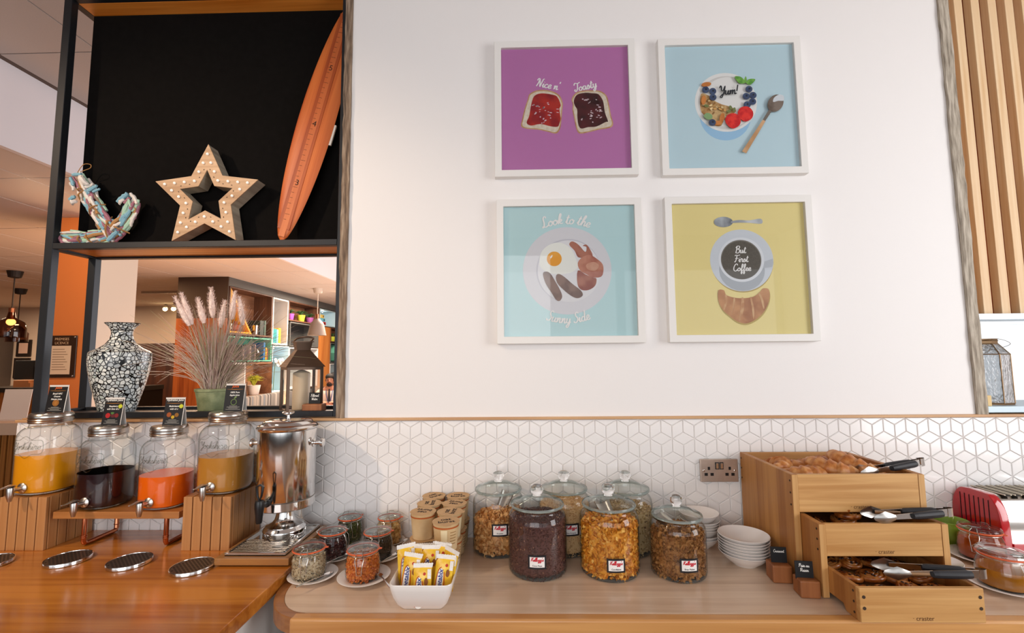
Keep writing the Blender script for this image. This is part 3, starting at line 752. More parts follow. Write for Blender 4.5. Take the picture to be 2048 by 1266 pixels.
# ================================================================== COUNTERS
ZL = .93
lc_m = wood('oak_counter', '9c5417', 'cd8232', 'x', .2, coat=.5, planks=(1, .09))
lc = thing('oak_counter', 'oiled orange-brown oak counter under the juice dispensers', 'counter', (-2.7, -1.1, 0))
obj('worktop', MB().box(0, 1.935, 0, 1.0955, .888, ZL), lc_m, lc, bevel=.003)
obj('side_panel', MB().box(1.885, 1.905, .03, 1.0955, 0, .888), mat('cabinet_white', 'e4e0dc', .5), lc)
obj('carcass', MB().box(.03, 1.885, .03, 1.0955, .1, .888), mat('cabinet_grey', '8d8d8e', .6), lc)
rc = thing('laminate_worktop', 'pale wood worktop with a rounded oak-edged corner', 'counter', (-.765, -.57, 0))
def corner(ins, n=14):
    # outline in local coordinates (x right, y towards the wall), corner ellipse at lower left
    P = [(ins, .5655)]
    for i in range(n+1):
        t = PI+PI/2*i/n
        P.append((.15+(.15-ins)*math.cos(t), .205+(.205-ins)*math.sin(t)))
    return P+[(3.5, ins), (3.5, .5655)]
lam_m = wood('pale_laminate', 'c8a98e', 'e4cab0', 'x', .3, coat=.35, planks=(1, .3))
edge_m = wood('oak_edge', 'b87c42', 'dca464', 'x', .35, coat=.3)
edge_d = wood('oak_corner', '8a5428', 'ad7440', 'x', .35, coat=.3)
obj('top', MB().prism(corner(.03), .858, .9, 'z'), lam_m, rc)
o1, i1 = corner(.0), corner(.0295)
k = 16
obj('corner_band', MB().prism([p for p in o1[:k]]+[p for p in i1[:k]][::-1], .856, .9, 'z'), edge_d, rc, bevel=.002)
obj('edge_band', MB().box(.12, 3.5, -.004, .0302, .856, .9003), edge_m, rc, bevel=.006, seg=3)
obj('cabinet', MB().box(.25, 3.4, .08, .5655, .1, .856), mat('cabinet_grey2', '9b9a9a', .6), rc)
obj('leg', MB().lathe([(.012, 0), (.012, .858)], 12, (.1, .12, 0)), mat('chrome', 'e6e4e2', .12, 1), rc)

# ================================================================== JUICE STATION
chrome = MATS['chrome']
steel = mat('brushed_steel', 'c9c5c0', .28, 1)
dark_gap = mat('dark_gap', '2a1a0e', .9)
slat_w = wood('riser_slat', 'a9713f', 'cf9a64', 'z', .45, planks=(0, .036))
slat_s = wood('riser_slat_side', 'a46c3a', 'c99660', 'z', .45)
def riser(label, loc, w, d, h):
    r = thing('slatted_riser', label, 'riser block', loc)
    obj('core', MB().box(.008, w-.008, .008, d-.008, 0, h-.012), dark_gap, r)
    n = 5; p = w/n
    me = MB().box(.0018, p-.0018, 0, .012, 0, h-.001).mesh('slat', bevel=.001, seg=1); me.materials.append(slat_w)
    for i in range(n): obj('slat', me, None, r, (i*p, 0, 0))
    q = (d-.012)/5; me2 = MB().box(-.012, 0, .0018, q-.0018, 0, h-.001).mesh('slat', bevel=.001, seg=1); me2.materials.append(slat_s)
    for i in range(5): obj('slat', me2, None, r, (w, .012+i*q, 0)); obj('slat', me2, None, r, (.012, .012+i*q, 0))
    me3 = MB().box(.0015, p-.0015, .0125, d-.0005, h-.012, h).mesh('top_slat'); me3.materials.append(wood('riser_top', '9a622f', 'bd8650', 'y', .35, coat=.3))
    for i in range(n): obj('top_slat', me3, None, r, (i*p, 0, 0))
    return r
riser('slatted wooden riser under the yellow juice dispenser', (-1.905, -.204, ZL), .177, .19, .187)
riser('slatted wooden riser beside the steel urn', (-1.227, -.204, ZL), .177, .19, .187)
sd = thing('copper_leg_stand', 'low wooden plank stand on copper pipe legs', 'stand', (-1.712, -.195, ZL))
obj('plank', MB().box(0, .466, 0, .178, .107, .132), wood('stand_plank', '9a5f2c', 'bf8246', 'x', .3, coat=.4), sd, bevel=.002)
cop = mat('copper', 'c8805c', .22, 1)
for x in (.093, .4):
    lg = obj('leg', MB().tube([(x, .03, .107), (x, .03, .018), (x, .034, .011), (x, .042, .0085), (x, .156, .0085), (x, .164, .011), (x, .168, .018), (x, .168, .107)], .0082, 12), cop, sd, smooth=True)
    for y, z in ((.03, .03), (.03, .036), (.168, .03)): obj('collar', MB().lathe([(.0095, 0), (.0102, .0015), (.0095, .003)], 14, (x, y, z)), cop, lg)

clear = thin_glass('jar_glass', 'fafbfb', 'a9b2b0')
thick = mat('thick_glass', 'f4faf8', .0, trans=1, spec=.5, ior=1.3)
lid_m = mat('lid_steel', 'bdb7b0', .25, 1)
emb_m = thin_glass('embossed_glass', 'eceeec', '8c9492')
def dispenser(label, loc, col, level, rd, H, foam=None, mname=None):
    r = thing('juice_dispenser', label, 'drink dispenser', loc)
    SQ = 2.5; R = rd
    body = [(R*.86, .002), (R*.97, .008), (R, .028), (R, H*.65), (R*.985, H*.71), (R*.935, H*.76), (R*.84, H*.80), (R*.74, H*.825)]
    mb = MB().lathe(body, 56, sq=SQ)
    obj('glass_body', mb, clear, r, smooth=True, ang=60)
    obj('neck', MB().lathe([(R*.74, H*.82), (R*.70, H*.85), (R*.69, H*.90)], 48, sq=None, cap=False), clear, r, smooth=True)
    j = [(R*.82, .0055), (R*.935, .011), (R*.968, .03), (R*.968, H*level)]
    m1 = mat(mname, col, .25, coat=.3)
    ju = obj('juice', MB().lathe(j, 56, sq=SQ), m1, r, smooth=True)
    if foam: obj('foam', MB().lathe([(.001, H*level+.0006), (R*.964, H*level+.0006)], 48, sq=SQ), mat(mname+'_foam', foam, .5), r)
    lid = [(R*.71, H*.875), (R*.74, H*.878), (R*.755, H*.89), (R*.735, H*.90), (R*.76, H*.915), (R*.735, H*.93), (R*.76, H*.945), (R*.75, H*.965), (R*.73, H*.985), (R*.69, H), (.002, H)]
    obj('lid', MB().lathe(lid, 48), lid_m, r, smooth=True, ang=50)
    # tap on the front face
    tp = obj('tap', MB().lathe([(.017, 0), (.0175, .003), (.013, .006), (.0075, .008), (.007, .034)], 20, (0, -R*.985, .031), ax=Matrix.Rotation(PI/2, 3, 'X')), steel, r, smooth=True)
    y = -R*.985-.04
    obj('spout', MB().lathe([(.0058, -.034), (.0075, -.026), (.0105, -.016), (.0112, .012), (.0105, .014)], 20, (0, y, .028)), steel, tp, smooth=True)
    obj('lever', MB().tube([(0, y+.012, .046), (0, y, .049), (0, y-.012, .0485), (0, y-.034, .0455), (0, y-.046, .0465)], [.0075, .009, .007, .005, .003], 10, flat=.5), steel, tp, smooth=True)
    obj('lever_base', MB().lathe([(.0085, .012), (.0085, .02)], 16, (0, y, .026)), mat('tap_black', '2b2724', .4), tp)
    # embossed shield with a wordmark, standing proud of the front face
    def wrapm(mb_):
        mb_.v = [(v[0], -max(.001, (R**SQ-min(abs(v[0]), R*.99)**SQ))**(1/SQ)+v[1]-.0004, v[2]) for v in mb_.v]
        return mb_
    zc = H*.60; a = R*.62; b = H*.085
    cur = [(-a, -b*.6), (-a, b*.6), (-a*.86, b), (-a*.45, b*1.02), (0, b*1.6), (a*.45, b*1.02), (a*.86, b), (a, b*.6), (a, -b*.6), (a*.86, -b), (a*.45, -b*1.02), (0, -b*1.6), (-a*.45, -b*1.02), (-a*.86, -b)]
    P = smoothpts([(x, 0, z+zc) for x, z in cur], 3, True)
    obj('embossed_shield', wrapm(MB().tube(P, .0012, 6, True)), emb_m, r, smooth=True)
    obj('embossed_word', wrapm(script('Yorkshire', H*.088, .11, .2, tube=True, center=(0, zc-.008))), emb_m, r, smooth=True)
    return r
dispenser('tall glass dispenser of yellow orange juice on a slatted riser', (-1.83, -.112, 1.117), 'f4a012', .49, .087, .293, mname='orange_juice')
dispenser('glass dispenser of dark purple juice on the plank stand', (-1.603, -.108, 1.062), '22090f', .43, .082, .298, '9c6a70', 'berry_juice')
dispenser('glass dispenser of bright orange juice on the plank stand', (-1.361, -.112, 1.062), 'f86a08', .40, .082, .297, mname='carrot_juice')
dispenser('glass dispenser of brown apple juice on the riser beside the urn', (-1.136, -.108, 1.117), 'c48634', .45, .088, .293, mname='apple_juice')

# ---- tent cards on the lids
card_b = mat('card_black', '161313', .35)
card_w = mat('card_white', 'e9e6e0', .5)
orange_i = mat('ink_orange', 'e2621c', .6); gold_i = mat('ink_gold', 'b4752a', .6)
def tent(label, loc, head, headcol, lines, pic, rz=0, badge=False):
    r = thing('tent_card', label, 'card', loc, rz)
    w, h = .074, .105
    fr_ = obj('front', MB().box(-w/2, w/2, -.0006, .0006, 0, h), card_b, r, (0, -.012, 0), (math.radians(-8), 0, 0))
    obj('back', MB().box(-w/2, w/2, -.0006, .0006, 0, h), card_w, r, (0, .017, 0), (math.radians(9), 0, 0))
    obj('white_edge', MB().box(w/2, w/2+.0016, -.0008, .0008, 0, h), card_w, fr_)
    word(fr_, head, .0105 if len(head) > 6 else .0135, headcol, (0, -.0012, h-.011), shear=.2, bold=.0002)
    obj('rule', MB().prism(blob([(-.034, h-.0215), (0, h-.024), (.034, h-.0215), (0, h-.0222)]), -.0012, -.0008), gold_i, fr_)
    for i, t in enumerate(lines): word(fr_, t, .0085, chalk, (0, -.0012, h-.034-.0105*i), shear=.2, bold=.0002)
    zp = .036
    if pic == 'orange':
        obj('picture', MB().ring(disc(0, zp, .0125, 24), disc(0, zp, .0105, 24), -.0012, -.0008), gold_i, fr_)
        sg = MB()
        for q in range(8):
            a = q*PI/4; sg.prism([(0, zp), (.0095*math.cos(a-.3), zp+.0095*math.sin(a-.3)), (.0095*math.cos(a+.3), zp+.0095*math.sin(a+.3))], -.0012, -.0008)
        obj('picture', sg, gold_i, fr_)
    elif pic == 'berries':
        for x, c, rr in ((-.016, 'b01418', .0095), (.004, '5a0a18', .008), (.018, '7a1218', .008)): obj('picture', MB().prism(disc(x, zp, rr, 20), -.0012, -.0008), mat('ink_'+c, c, .5), fr_)
        obj('picture', MB().prism(blob([(-.006, zp+.01), (0, zp+.004), (.008, zp+.01), (0, zp+.013)]), -.0014, -.0008), mat('ink_leaf', '4c7a34', .5), fr_)
    elif pic == 'citrus':
        for x, z, c, rr in ((-.016, .003, '9a4a12', .009), (0, -.006, 'c9a21c', .0065), (.014, .002, '8a5a16', .008)): obj('picture', MB().prism(disc(x, zp+z, rr, 20), -.0012, -.0008), mat('ink_'+c, c, .5), fr_)
    else:
        obj('picture', MB().ring(blob([(p[0]*1.0, p[1]) for p in disc(0, zp-.002, .0115, 12)]), blob([(p[0], p[1]) for p in disc(0, zp-.002, .0098, 12)]), -.0012, -.0008), mat('ink_apple', '74904c', .5), fr_)
        obj('picture', MB().prism(blob([(0, zp+.011), (.007, zp+.014), (.01, zp+.02), (.002, zp+.017)]), -.0012, -.0008), mat('ink_apple', '74904c', .5), fr_)
    fp = MB()
    for i in range(4):
        l = (.03, .05, .036, .056)[i]; fp.box(-l/2, l/2, -.0011, -.0008, .019-.0042*i, .0203-.0042*i)
    obj('small_print', fp, mat('ink_grey', 'a8a49c', .7), fr_)
    if badge: obj('badge', MB().prism(disc(.027, h-.034, .0078, 24), -.0014, -.0008), mat('badge_lime', 'c4c832', .5), fr_)
tent('black tent card headed Juice with an orange slice on a steel lid', (-1.81, -.112, 1.411), 'Juice', orange_i, ['Brazil NFC', 'Orange', 'Nectar Juice'], 'orange')
tent('black tent card with red berries and a lime badge on a lid', (-1.588, -.108, 1.361), 'Hydration Juice', chalk, ['Raspberry', 'with lime vit c'], 'berries', 0, True)
tent('black tent card with citrus slices and a lime badge on a lid', (-1.345, -.112, 1.36), 'Hydration Juice', chalk, ['Multivitamin', 'with vit c'], 'citrus', 0, True)
tent('black tent card with a green apple outline on a steel lid', (-1.113, -.108, 1.411), 'Juice', orange_i, ['100% Pure', 'Apple Juice'], 'apple')

# ---- round drip trays
def drip(label, loc, group=None, r_=.064):
    r = thing('drip_tray', label, 'drip tray', loc, .3, group)
    obj('rim', MB().lathe([(r_*.97, 0), (r_, .002), (r_, .011), (r_*.985, .0125), (r_*.96, .0118), (r_*.95, .009), (.001, .009)], 48), chrome, r, smooth=True, ang=40)
    obj('grid', MB().lathe([(r_*.945, .0092), (r_*.94, .0108), (.001, .0108)], 48), mat('tray_grid', '6f675e', .4, .9), r)
    hm = MB()
    for i in range(-8, 9):
        for j in range(-8, 9):
            x, y = (i+.5*(j % 2))*.0105, j*.0091
            if math.hypot(x, y) < r_*.86: hm.lathe([(.0034, .0106), (.0034, .01095)], 8, (x, y, 0))
    obj('holes', hm, mat('tray_hole', '15110e', .8), r)['kind'] = 'stuff'
    return r
d0 = drip('round steel drip tray in front of the yellow juice riser', (-1.80, -.315, ZL))
for l, p in (('round steel drip tray below the purple juice tap', (-1.555, -.285, ZL)), ('round steel drip tray below the bright orange juice tap', (-1.324, -.305, ZL)), ('round steel drip tray below the apple juice tap', (-1.083, -.343, ZL))): dup(d0, p, .3, l)

# ---- urn on its wooden drip base
ub = thing('urn_drip_base', 'wooden base with a slotted steel drip tray under the urn', 'drip tray', (-1.02, -.332, ZL))
obj('wooden_base', MB().box(0, .248, 0, .30, .005, .027), wood('urn_base', '8d5a2e', 'b5803f', 'x', .4, coat=.3), ub, bevel=.002)
obj('feet', MB().box(.012, .236, .012, .288, 0, .005), dark_gap, ub)
obj('steel_tray', MB().ring([(.022, .02), (.226, .02), (.226, .285), (.022, .285)], [(.03, .028), (.218, .028), (.218, .277), (.03, .277)], .027, .037, 'z').box(.022, .226, .02, .285, .027, .030), chrome, ub)
bar = MB().box(.034, .214, -.0035, .0035, .033, .036).mesh('bar', bevel=.001, seg=1); bar.materials.append(mat('tray_bar', '8f877e', .25, 1))
for i in range(9): obj('bar', bar, None, ub, (0, .036+.0125*i, 0))
ur = thing('juice_urn', 'polished steel pedestal urn with a black tap', 'urn', (-.885, -.142, .9605))
obj('pedestal', MB().lathe([(.071, 0), (.073, .004), (.072, .010), (.0735, .014), (.072, .020), (.0735, .025), (.071, .032), (.066, .036), (.064, .042), (.053, .046), (.042, .052), (.035, .062), (.031, .076), (.029, .094), (.029, .112), (.032, .116)], 56), chrome, ur, smooth=True, ang=50)
obj('body', MB().lathe([(.03, .108), (.098, .109), (.1005, .112), (.1008, .138), (.0995, .1395), (.1005, .141), (.1008, .386), (.106, .391), (.107, .396), (.104, .399)], 72), chrome, ur, smooth=True, ang=35)
obj('lid', MB().lathe([(.104, .399), (.1, .404), (.089, .407), (.084, .416), (.078, .420), (.05, .4225), (.001, .4235)], 64), chrome, ur, smooth=True, ang=40)
obj('lid_knob', MB().lathe([(.008, .423), (.006, .43), (.006, .437), (.011, .440), (.021, .444), (.022, .448), (.018, .4505), (.001, .451)], 28), chrome, ur, smooth=True)
for sg in (-1, 1):
    rot_ = Matrix.Rotation(sg*PI/2, 3, 'Y')
    obj('side_knob', MB().lathe([(.016, 0), (.016, .003), (.008, .006), (.0075, .024), (.010, .027), (.016, .029), (.017, .034), (.015, .038), (.001, .039)], 24, (sg*.099, 0, .335), ax=rot_), chrome, ur, smooth=True)
blk = mat('black_plastic', '17181a', .35)
tp = obj('tap', MB().lathe([(.013, 0), (.013, .01), (.009, .013), (.009, .04)], 20, (-.012, -.099, .146), ax=Matrix.Rotation(PI/2, 3, 'X')), blk, ur, smooth=True)
obj('spout', MB().lathe([(.009, -.055), (.0105, -.05), (.0135, -.02), (.0155, -.005), (.0155, .012), (.0125, .02)], 20, (-.012, -.152, .15)), blk, tp, smooth=True)
obj('handle', MB().tube([(-.012, -.152, .168), (-.006, -.152, .185), (-.001, -.152, .215), (-.012, -.152, .221), (-.024, -.152, .215), (-.02, -.152, .185)], .0038, 8, True), blk, tp, smooth=True)
obj('lower_band', MB().lathe([(.1011, .1402), (.1015, .1412), (.1011, .1422)], 64, cap=False), mat('urn_seam', '8a8178', .3, 1), ur)

# ================================================================== BREAKFAST WORKTOP
ZC = .9003
china = mat('white_china', 'ece6e1', .18, coat=.4)
lid_glass = thin_glass('lid_glass', 'f7faf8', 'b4c0bb')
knob_glass = mat('knob_glass', 'ffffff', .0, trans=1, ior=1.4)
def bend(mb_or_me, R, a0):
    f = lambda v: (math.sin(v[0]/R+a0)*(R-v[1]), -math.cos(v[0]/R+a0)*(R-v[1]), v[2])
    if isinstance(mb_or_me, MB): mb_or_me.v = [f(v) for v in mb_or_me.v]
    else:
        for v in mb_or_me.vertices: v.co = f(v.co)
    return mb_or_me
def piece(kind, s, rnd):
    m = MB()
    if kind == 'flake':
        c = rnd.uniform(.25, .6); w = s*rnd.uniform(.7, 1.1); h = s*rnd.uniform(.6, .95)
        vs = []
        for i in range(3):
            for j in range(3):
                x, y = (i-1)*w*.5*(1-.25*abs(j-1)), (j-1)*h*.5*(1-.25*abs(i-1))
                vs.append((x+rnd.uniform(-.08, .08)*s, y+rnd.uniform(-.08, .08)*s, c*(x*x+y*y)/s+rnd.uniform(-.1, .1)*s))
        m.add(vs, [(0,1,4,3),(1,2,5,4),(3,4,7,6),(4,5,8,7)])
    elif kind == 'seed':
        w = s*.28; m.add([(0,0,-s/2),(w,0,0),(0,w*.6,0),(-w,0,0),(0,-w*.6,0),(0,0,s/2)], [(0,2,1),(0,3,2),(0,4,3),(0,1,4),(5,1,2),(5,2,3),(5,3,4),(5,4,1)])
    else:
        p = [(0,0,-1),(.9,0,-.2),(.3,.85,-.2),(-.7,.5,-.2),(-.7,-.5,-.2),(.3,-.85,-.2),(.6,.4,.6),(-.3,.6,.6),(-.5,-.3,.7),(.5,-.5,.6),(0,0,1)]
        p = [tuple(c*s*.5*rnd.uniform(.75, 1.15) for c in q) for q in p]
        m.add(p, [(0,2,1),(0,3,2),(0,4,3),(0,5,4),(0,1,5),(1,2,6),(2,3,7),(2,7,6),(3,4,8),(3,8,7),(4,5,9),(4,9,8),(5,1,9),(1,6,9),(6,7,10),(7,8,10),(8,9,10),(9,6,10)])
    return m
def heap(name, label, cat, loc, prof, kind, n, s, m, seed=1, mound=.008, slope=0.0):
    """loose food filling a jar: prof = [(r, z)] of the jar's inside up to the fill level"""
    rnd = random.Random(seed); zt = prof[-1][1]; rt = prof[-1][0]
    def rad(z):
        for (r0, z0), (r1, z1) in zip(prof, prof[1:]):
            if z0 <= z <= z1: return r0+(r1-r0)*((z-z0)/max(1e-6, z1-z0))
        return prof[-1][0]
    core = MB(); nn = 24
    cp = [(max(.001, r-s*.55), z+s*.35) for r, z in prof]
    cp[-1] = (cp[-1][0], zt-s*.3)
    core.lathe([(.001, cp[0][1])]+cp+[(.001, zt+mound-s*.3)], nn)
    kinds = [piece(kind, s*rnd.uniform(.75, 1.2), rnd) for _ in range(8)]
    area = sum((r0+r1)*PI*math.hypot(r1-r0, z1-z0) for (r0, z0), (r1, z1) in zip(prof, prof[1:])); top = PI*rt*rt
    for i in range(n):
        p = rnd.choice(kinds); a = rnd.uniform(0, 2*PI)
        if rnd.random() < area/(area+top):
            z = s*.3+rnd.random()*(zt-s*.3); r = max(.002, rad(z)-s*.32-rnd.random()*s*.35)
        else:
            q = math.sqrt(rnd.random()); r = q*(rt-s*.4); z = zt+mound*(1-q*q)+rnd.uniform(-.3, .3)*s
        z += slope*r*math.cos(a)*(z/zt)
        mt = Matrix.Translation((r*math.cos(a), r*math.sin(a), z)) @ Euler((rnd.uniform(0, 6.3), rnd.uniform(0, 6.3), rnd.uniform(0, 6.3))).to_matrix().to_4x4()
        core.join(p, mt)
    o = obj(name, core.mesh(name), m, None, loc)
    return tag(o, label, cat, None, 'stuff')

# ---- tall cereal jars
white_l = mat('label_white', 'f2efec', .5); red_i = mat('ink_red', 'c4182c', .5); black_i = mat('ink_black', '17151a', .5)
def cereal_jar(label, loc, R, Hb, name_txt, ang, zl, lab=True):
    r = thing('cereal_jar', label, 'storage jar', loc)
    obj('glass_body', MB().lathe([(R*.9, .0005), (R*.975, .004), (R, .016), (R, Hb*.80), (R*.975, Hb*.87), (R*.91, Hb*.925), (R*.855, Hb*.955), (R*.845, Hb*.99), (R*.865, Hb)], 56, cap=False), clear, r, smooth=True, ang=60)
    obj('base', MB().lathe([(.001, .006), (R*.88, .006), (R*.95, .003), (R*.93, .0006), (.001, .0004)], 48), mat('jar_base', 'dfe6e3', .05, trans=.85, ior=1.3), r, smooth=True)
    z = Hb
    ld = obj('lid', MB().lathe([(R*.80, z-.008), (R*.82, z+.001), (R*.905, z+.002), (R*.915, z+.006), (R*.90, z+.010), (R*.80, z+.016), (R*.62, z+.0185), (R*.56, z+.024), (R*.40, z+.031), (R*.22, z+.034), (R*.16, z+.036)], 52, cap=False), lid_glass, r, smooth=True, ang=50)
    obj('lid_rim', MB().lathe([(R*.905, z+.0015), (R*.922, z+.006), (R*.9, z+.0105), (R*.885, z+.006)][::1]+[(R*.905, z+.0015)], 52, cap=False), mat('rim_glass', 'cdd8d3', .05, trans=.7, ior=1.3), ld, smooth=True)
    obj('lid_knob', MB().lathe([(R*.15, z+.032), (R*.145, z+.037), (R*.20, z+.044), (R*.225, z+.053), (R*.20, z+.063), (R*.12, z+.069), (.001, z+.0705)], 28), knob_glass, ld, smooth=True)
    if lab:
        w, h = .058, .042
        def patch(w_, h_, d): 
            m = MB(); nx = 9; vs = []
            for i in range(nx):
                x = -w_/2+w_*i/(nx-1); vs += [(x, -d, zl-h_/2), (x, -d, zl+h_/2)]
            return bend(m.add(vs, [(2*i, 2*i+2, 2*i+3, 2*i+1) for i in range(nx-1)]), R, ang)
        lb = obj('label', patch(w, h, .0009), black_i, r)
        obj('label_face', patch(w-.011, h-.011, .0013), white_l, lb)
        obj('brand_lettering', bend(script("Kellogg's", .0115, .12, .25, center=(0, zl+.003), y=-.0017), R, ang), red_i, lb)
        me = block(name_txt, .0068, bold=.0001).copy(); me.materials.clear(); me.materials.append(black_i)
        for v in me.vertices: v.co = (v.co.x, v.co.y-.0017, v.co.z+zl-.0105)
        obj('name_lettering', bend(me, R, ang), black_i, lb)
    return r
flk_f = island('frosted_flakes', [(0, 'b06a28'), (.5, 'd69a58'), (1, 'e6b87c')], .6)
flk_c = island('corn_flakes', [(0, 'b86a0c'), (.4, 'd98a1c'), (.75, 'e8a63a'), (1, 'f0bc5c')], .6)
flk_b = island('bran_flakes', [(0, '74441c'), (.5, '96622e'), (1, 'b58248')], .75)
coco_m = island('chocolate_rice', [(0, '3a1d14'), (.6, '54302a'), (.93, '6b3e30'), (1, 'b98a66')], .7)
rice_m = island('puffed_rice', [(0, 'b98a52'), (.5, 'd2a872'), (1, 'e4c698')], .7)
muesli_m = island('muesli', [(0, '8d7248'), (.5, 'b09464'), (.85, 'cbb48c'), (1, '5a3a24')], .8)
def cyl_in(R, h): return [(R*.86, .0075), (R*.955, .012), (R*.975, .02), (R*.975, h)]
J = [('front row glass jar of dark chocolate puffed rice with a label', (.045, -.272), .0985, .206, 'Coco Pops', -.05, .062, 'chocolate_cereal', 'dark brown puffed rice cereal filling a glass jar', 'seed', 5200, .0062, coco_m, .172),
     ('front row glass jar of golden cornflakes with a label', (.285, -.279), .0975, .208, 'Cornflakes', .02, .054, 'corn_flakes', 'golden orange cornflakes filling a glass jar', 'flake', 2300, .0155, flk_c, .158),
     ('shorter glass jar of brown bran flakes with a label', (.508, -.291), .089, .176, 'Bran Flakes', .06, .056, 'bran_flakes', 'brown bran flakes filling the shorter glass jar', 'flake', 2300, .0125, flk_b, .132),
     ('back row glass jar of frosted flakes behind the chocolate cereal jar', (-.095, -.107), .0955, .21, 'Frosties', .10, .098, 'frosted_flakes', 'pale orange frosted flakes filling a back row jar', 'flake', 1700, .018, flk_f, .125),
     ('back row glass jar of pale puffed rice between the front jars', (.151, -.104), .0955, .21, 'Rice Krispies', .16, .098, 'puffed_rice', 'pale puffed rice filling a back row jar', 'seed', 4200, .0072, rice_m, .165),
     ('back row glass jar of beige muesli behind the cornflakes jar', (.38, -.107), .0955, .21, '', 0, .1, 'muesli', 'beige muesli filling a back row jar', 'chunk', 1700, .0085, muesli_m, .150)]
for i, (lab, (x, y), R, Hb, nt_, ang, zl, cn, cl, kind, n, s, m, lev) in enumerate(J):
    cereal_jar(lab, (x, y, ZC), R, Hb, nt_, ang, zl, bool(nt_))
    heap(cn, cl, 'cereal', (x, y, ZC), cyl_in(R, lev), kind, n, s, m, 20+i, .014 if kind == 'flake' else .006, .1 if i == 3 else .02)
def scoop(label, loc, rot, L=.1):
    r = thing('cereal_scoop', label, 'scoop', loc, rot)
    n = 10; vs = []; fs = []
    for j, (yy, rr, zz) in enumerate(((0, .012, 0), (.012, .024, 0), (.05, .027, .002), (.07, .029, .004))):
        for i in range(n+1):
            a = PI+PI*i/n; vs.append((rr*math.cos(a), yy, rr*math.sin(a)*.8+zz))
    for j in range(3):
        for i in range(n): fs.append((j*11+i, j*11+i+1, (j+1)*11+i+1, (j+1)*11+i))
    fs.append(tuple(range(11)))
    obj('bowl', MB().add(vs, fs), steel, r, smooth=True)
    obj('handle', MB().tube([(0, .002, -.004), (0, -.02, .004), (0, -L, .014)], .004, 10, flat=.6), steel, r, smooth=True)
scoop('steel scoop stuck in the golden cornflakes', (.287, -.30, ZC+.172), (math.radians(38), 0, .4), .05)
scoop('steel scoop standing in the frosted flakes', (-.085, -.10, ZC+.143), (math.radians(48), 0, -.6), .06)
scoop('steel scoop stuck in the brown bran flakes', (.505, -.285, ZC+.142), (math.radians(25), 0, .9), .05)

# ---- small clip-top jars on saucers
seal_m = mat('orange_seal', 'e2683c', .5)
wire_m = mat('clip_wire', 'c6c2bc', .25, 1)
def clip_jar(label, loc, rz, R=.052, H=.100, cat='storage jar'):
    r = thing('clip_top_jar', label, cat, loc, rz)
    obj('glass_body', MB().lathe([(R*.84, .0005), (R*.95, .005), (R, .018), (R, H*.42), (R*.97, H*.56), (R*.89, H*.68), (R*.85, H*.74), (R*.86, H*.80), (R*.88, H*.815)], 44, cap=False), clear, r, smooth=True, ang=60)
    obj('base', MB().lathe([(.001, .004), (R*.82, .004), (R*.82, .0006), (.001, .0004)], 36), MATS['jar_base'], r)
    obj('rubber_seal', MB().lathe([(R*.86, H*.815), (R*.945, H*.82), (R*.955, H*.835), (R*.94, H*.85), (R*.86, H*.855)], 44, cap=False).prism([(R*.93, -.006), (R*1.10, -.003), (R*1.10, .003), (R*.93, .006)], H*.825, H*.845, 'z'), seal_m, r, smooth=True)
    obj('lid', MB().lathe([(R*.88, H*.855), (R*.935, H*.865), (R*.935, H*.895), (R*.90, H*.93), (R*.80, H*.945), (R*.74, H*.93), (R*.55, H*.945), (R*.3, H*.965), (.001, H*.97)], 44), lid_glass, r, smooth=True, ang=60)
    wr_ = obj('neck_wire', MB().tube([(R*.875*math.cos(t*PI/16), R*.875*math.sin(t*PI/16), H*.775) for t in range(32)], .0011, 6, True), wire_m, r, smooth=True)
    y = -R*.9
    obj('clasp', MB().tube([(-.011, y, H*.775), (-.013, y-.006, H*.70), (-.009, y-.010, H*.50), (-.007, y-.009, H*.30), (.007, y-.009, H*.30), (.009, y-.010, H*.50), (.013, y-.006, H*.70), (.011, y, H*.775)], .0012, 6), wire_m, wr_, smooth=True)
    obj('bail', MB().tube([(-.011, y, H*.775), (-.010, y-.007, H*.88), (-.006, y+.006, H*.955), (.006, y+.006, H*.955), (.010, y-.007, H*.88), (.011, y, H*.775)], .0012, 6), wire_m, wr_, smooth=True)
    obj('hinge', MB().tube([(-.012, -y, H*.775), (-.011, -y+.008, H*.84), (-.008, -y-.004, H*.945), (.008, -y-.004, H*.945), (.011, -y+.008, H*.84), (.012, -y, H*.775)], .0012, 6), wire_m, wr_, smooth=True)
    return r
def clip_in(R, H, f): return [(R*.8, .0055), (R*.92, .010), (R*.965, .02), (R*.965, H*.42), (R*.93, max(H*.43, H*f))]
def saucer(label, loc, R=.08, group=None):
    r = tag(obj('saucer', MB().lathe([(R*.42, 0), (R*.5, 0), (R*.55, .002), (R*.97, .0125), (R, .0145), (R*.985, .0155), (R*.6, .006), (R*.5, .004), (.001, .0035)], 48), china, None, loc, smooth=True, ang=60), label, 'saucer', group)
    return r
def spoon(label, loc, rz, L=.125, tilt=.05):
    r = thing('teaspoon', label, 'spoon', loc, (0, -tilt, rz))
    n = 14; vs = []; fs = []
    for i in range(6):
        q = i/5; vs += [(.017*math.cos(2*PI*k/n)*q+.0, .0105*math.sin(2*PI*k/n)*q, .004*(q*q-1)+.001) for k in range(n)]
        if i: fs += [((i-1)*n+k, (i-1)*n+(k+1) % n, i*n+(k+1) % n, i*n+k) for k in range(n)]
    obj('bowl', MB().add(vs, fs), chrome, r, smooth=True)
    obj('handle', MB().tube([(.014, 0, .0005), (.026, 0, .002), (.055, 0, .003), (L-.02, 0, .001), (L, 0, .0005)], [.0035, .0022, .0024, .0036, .0032], 10, flat=.45), chrome, r, smooth=True)
    return r
seedm = island('mixed_seeds', [(0, '8a7252'), (.4, 'b8a07c'), (.8, 'd8c8a8'), (1, '4e4236')], .7)
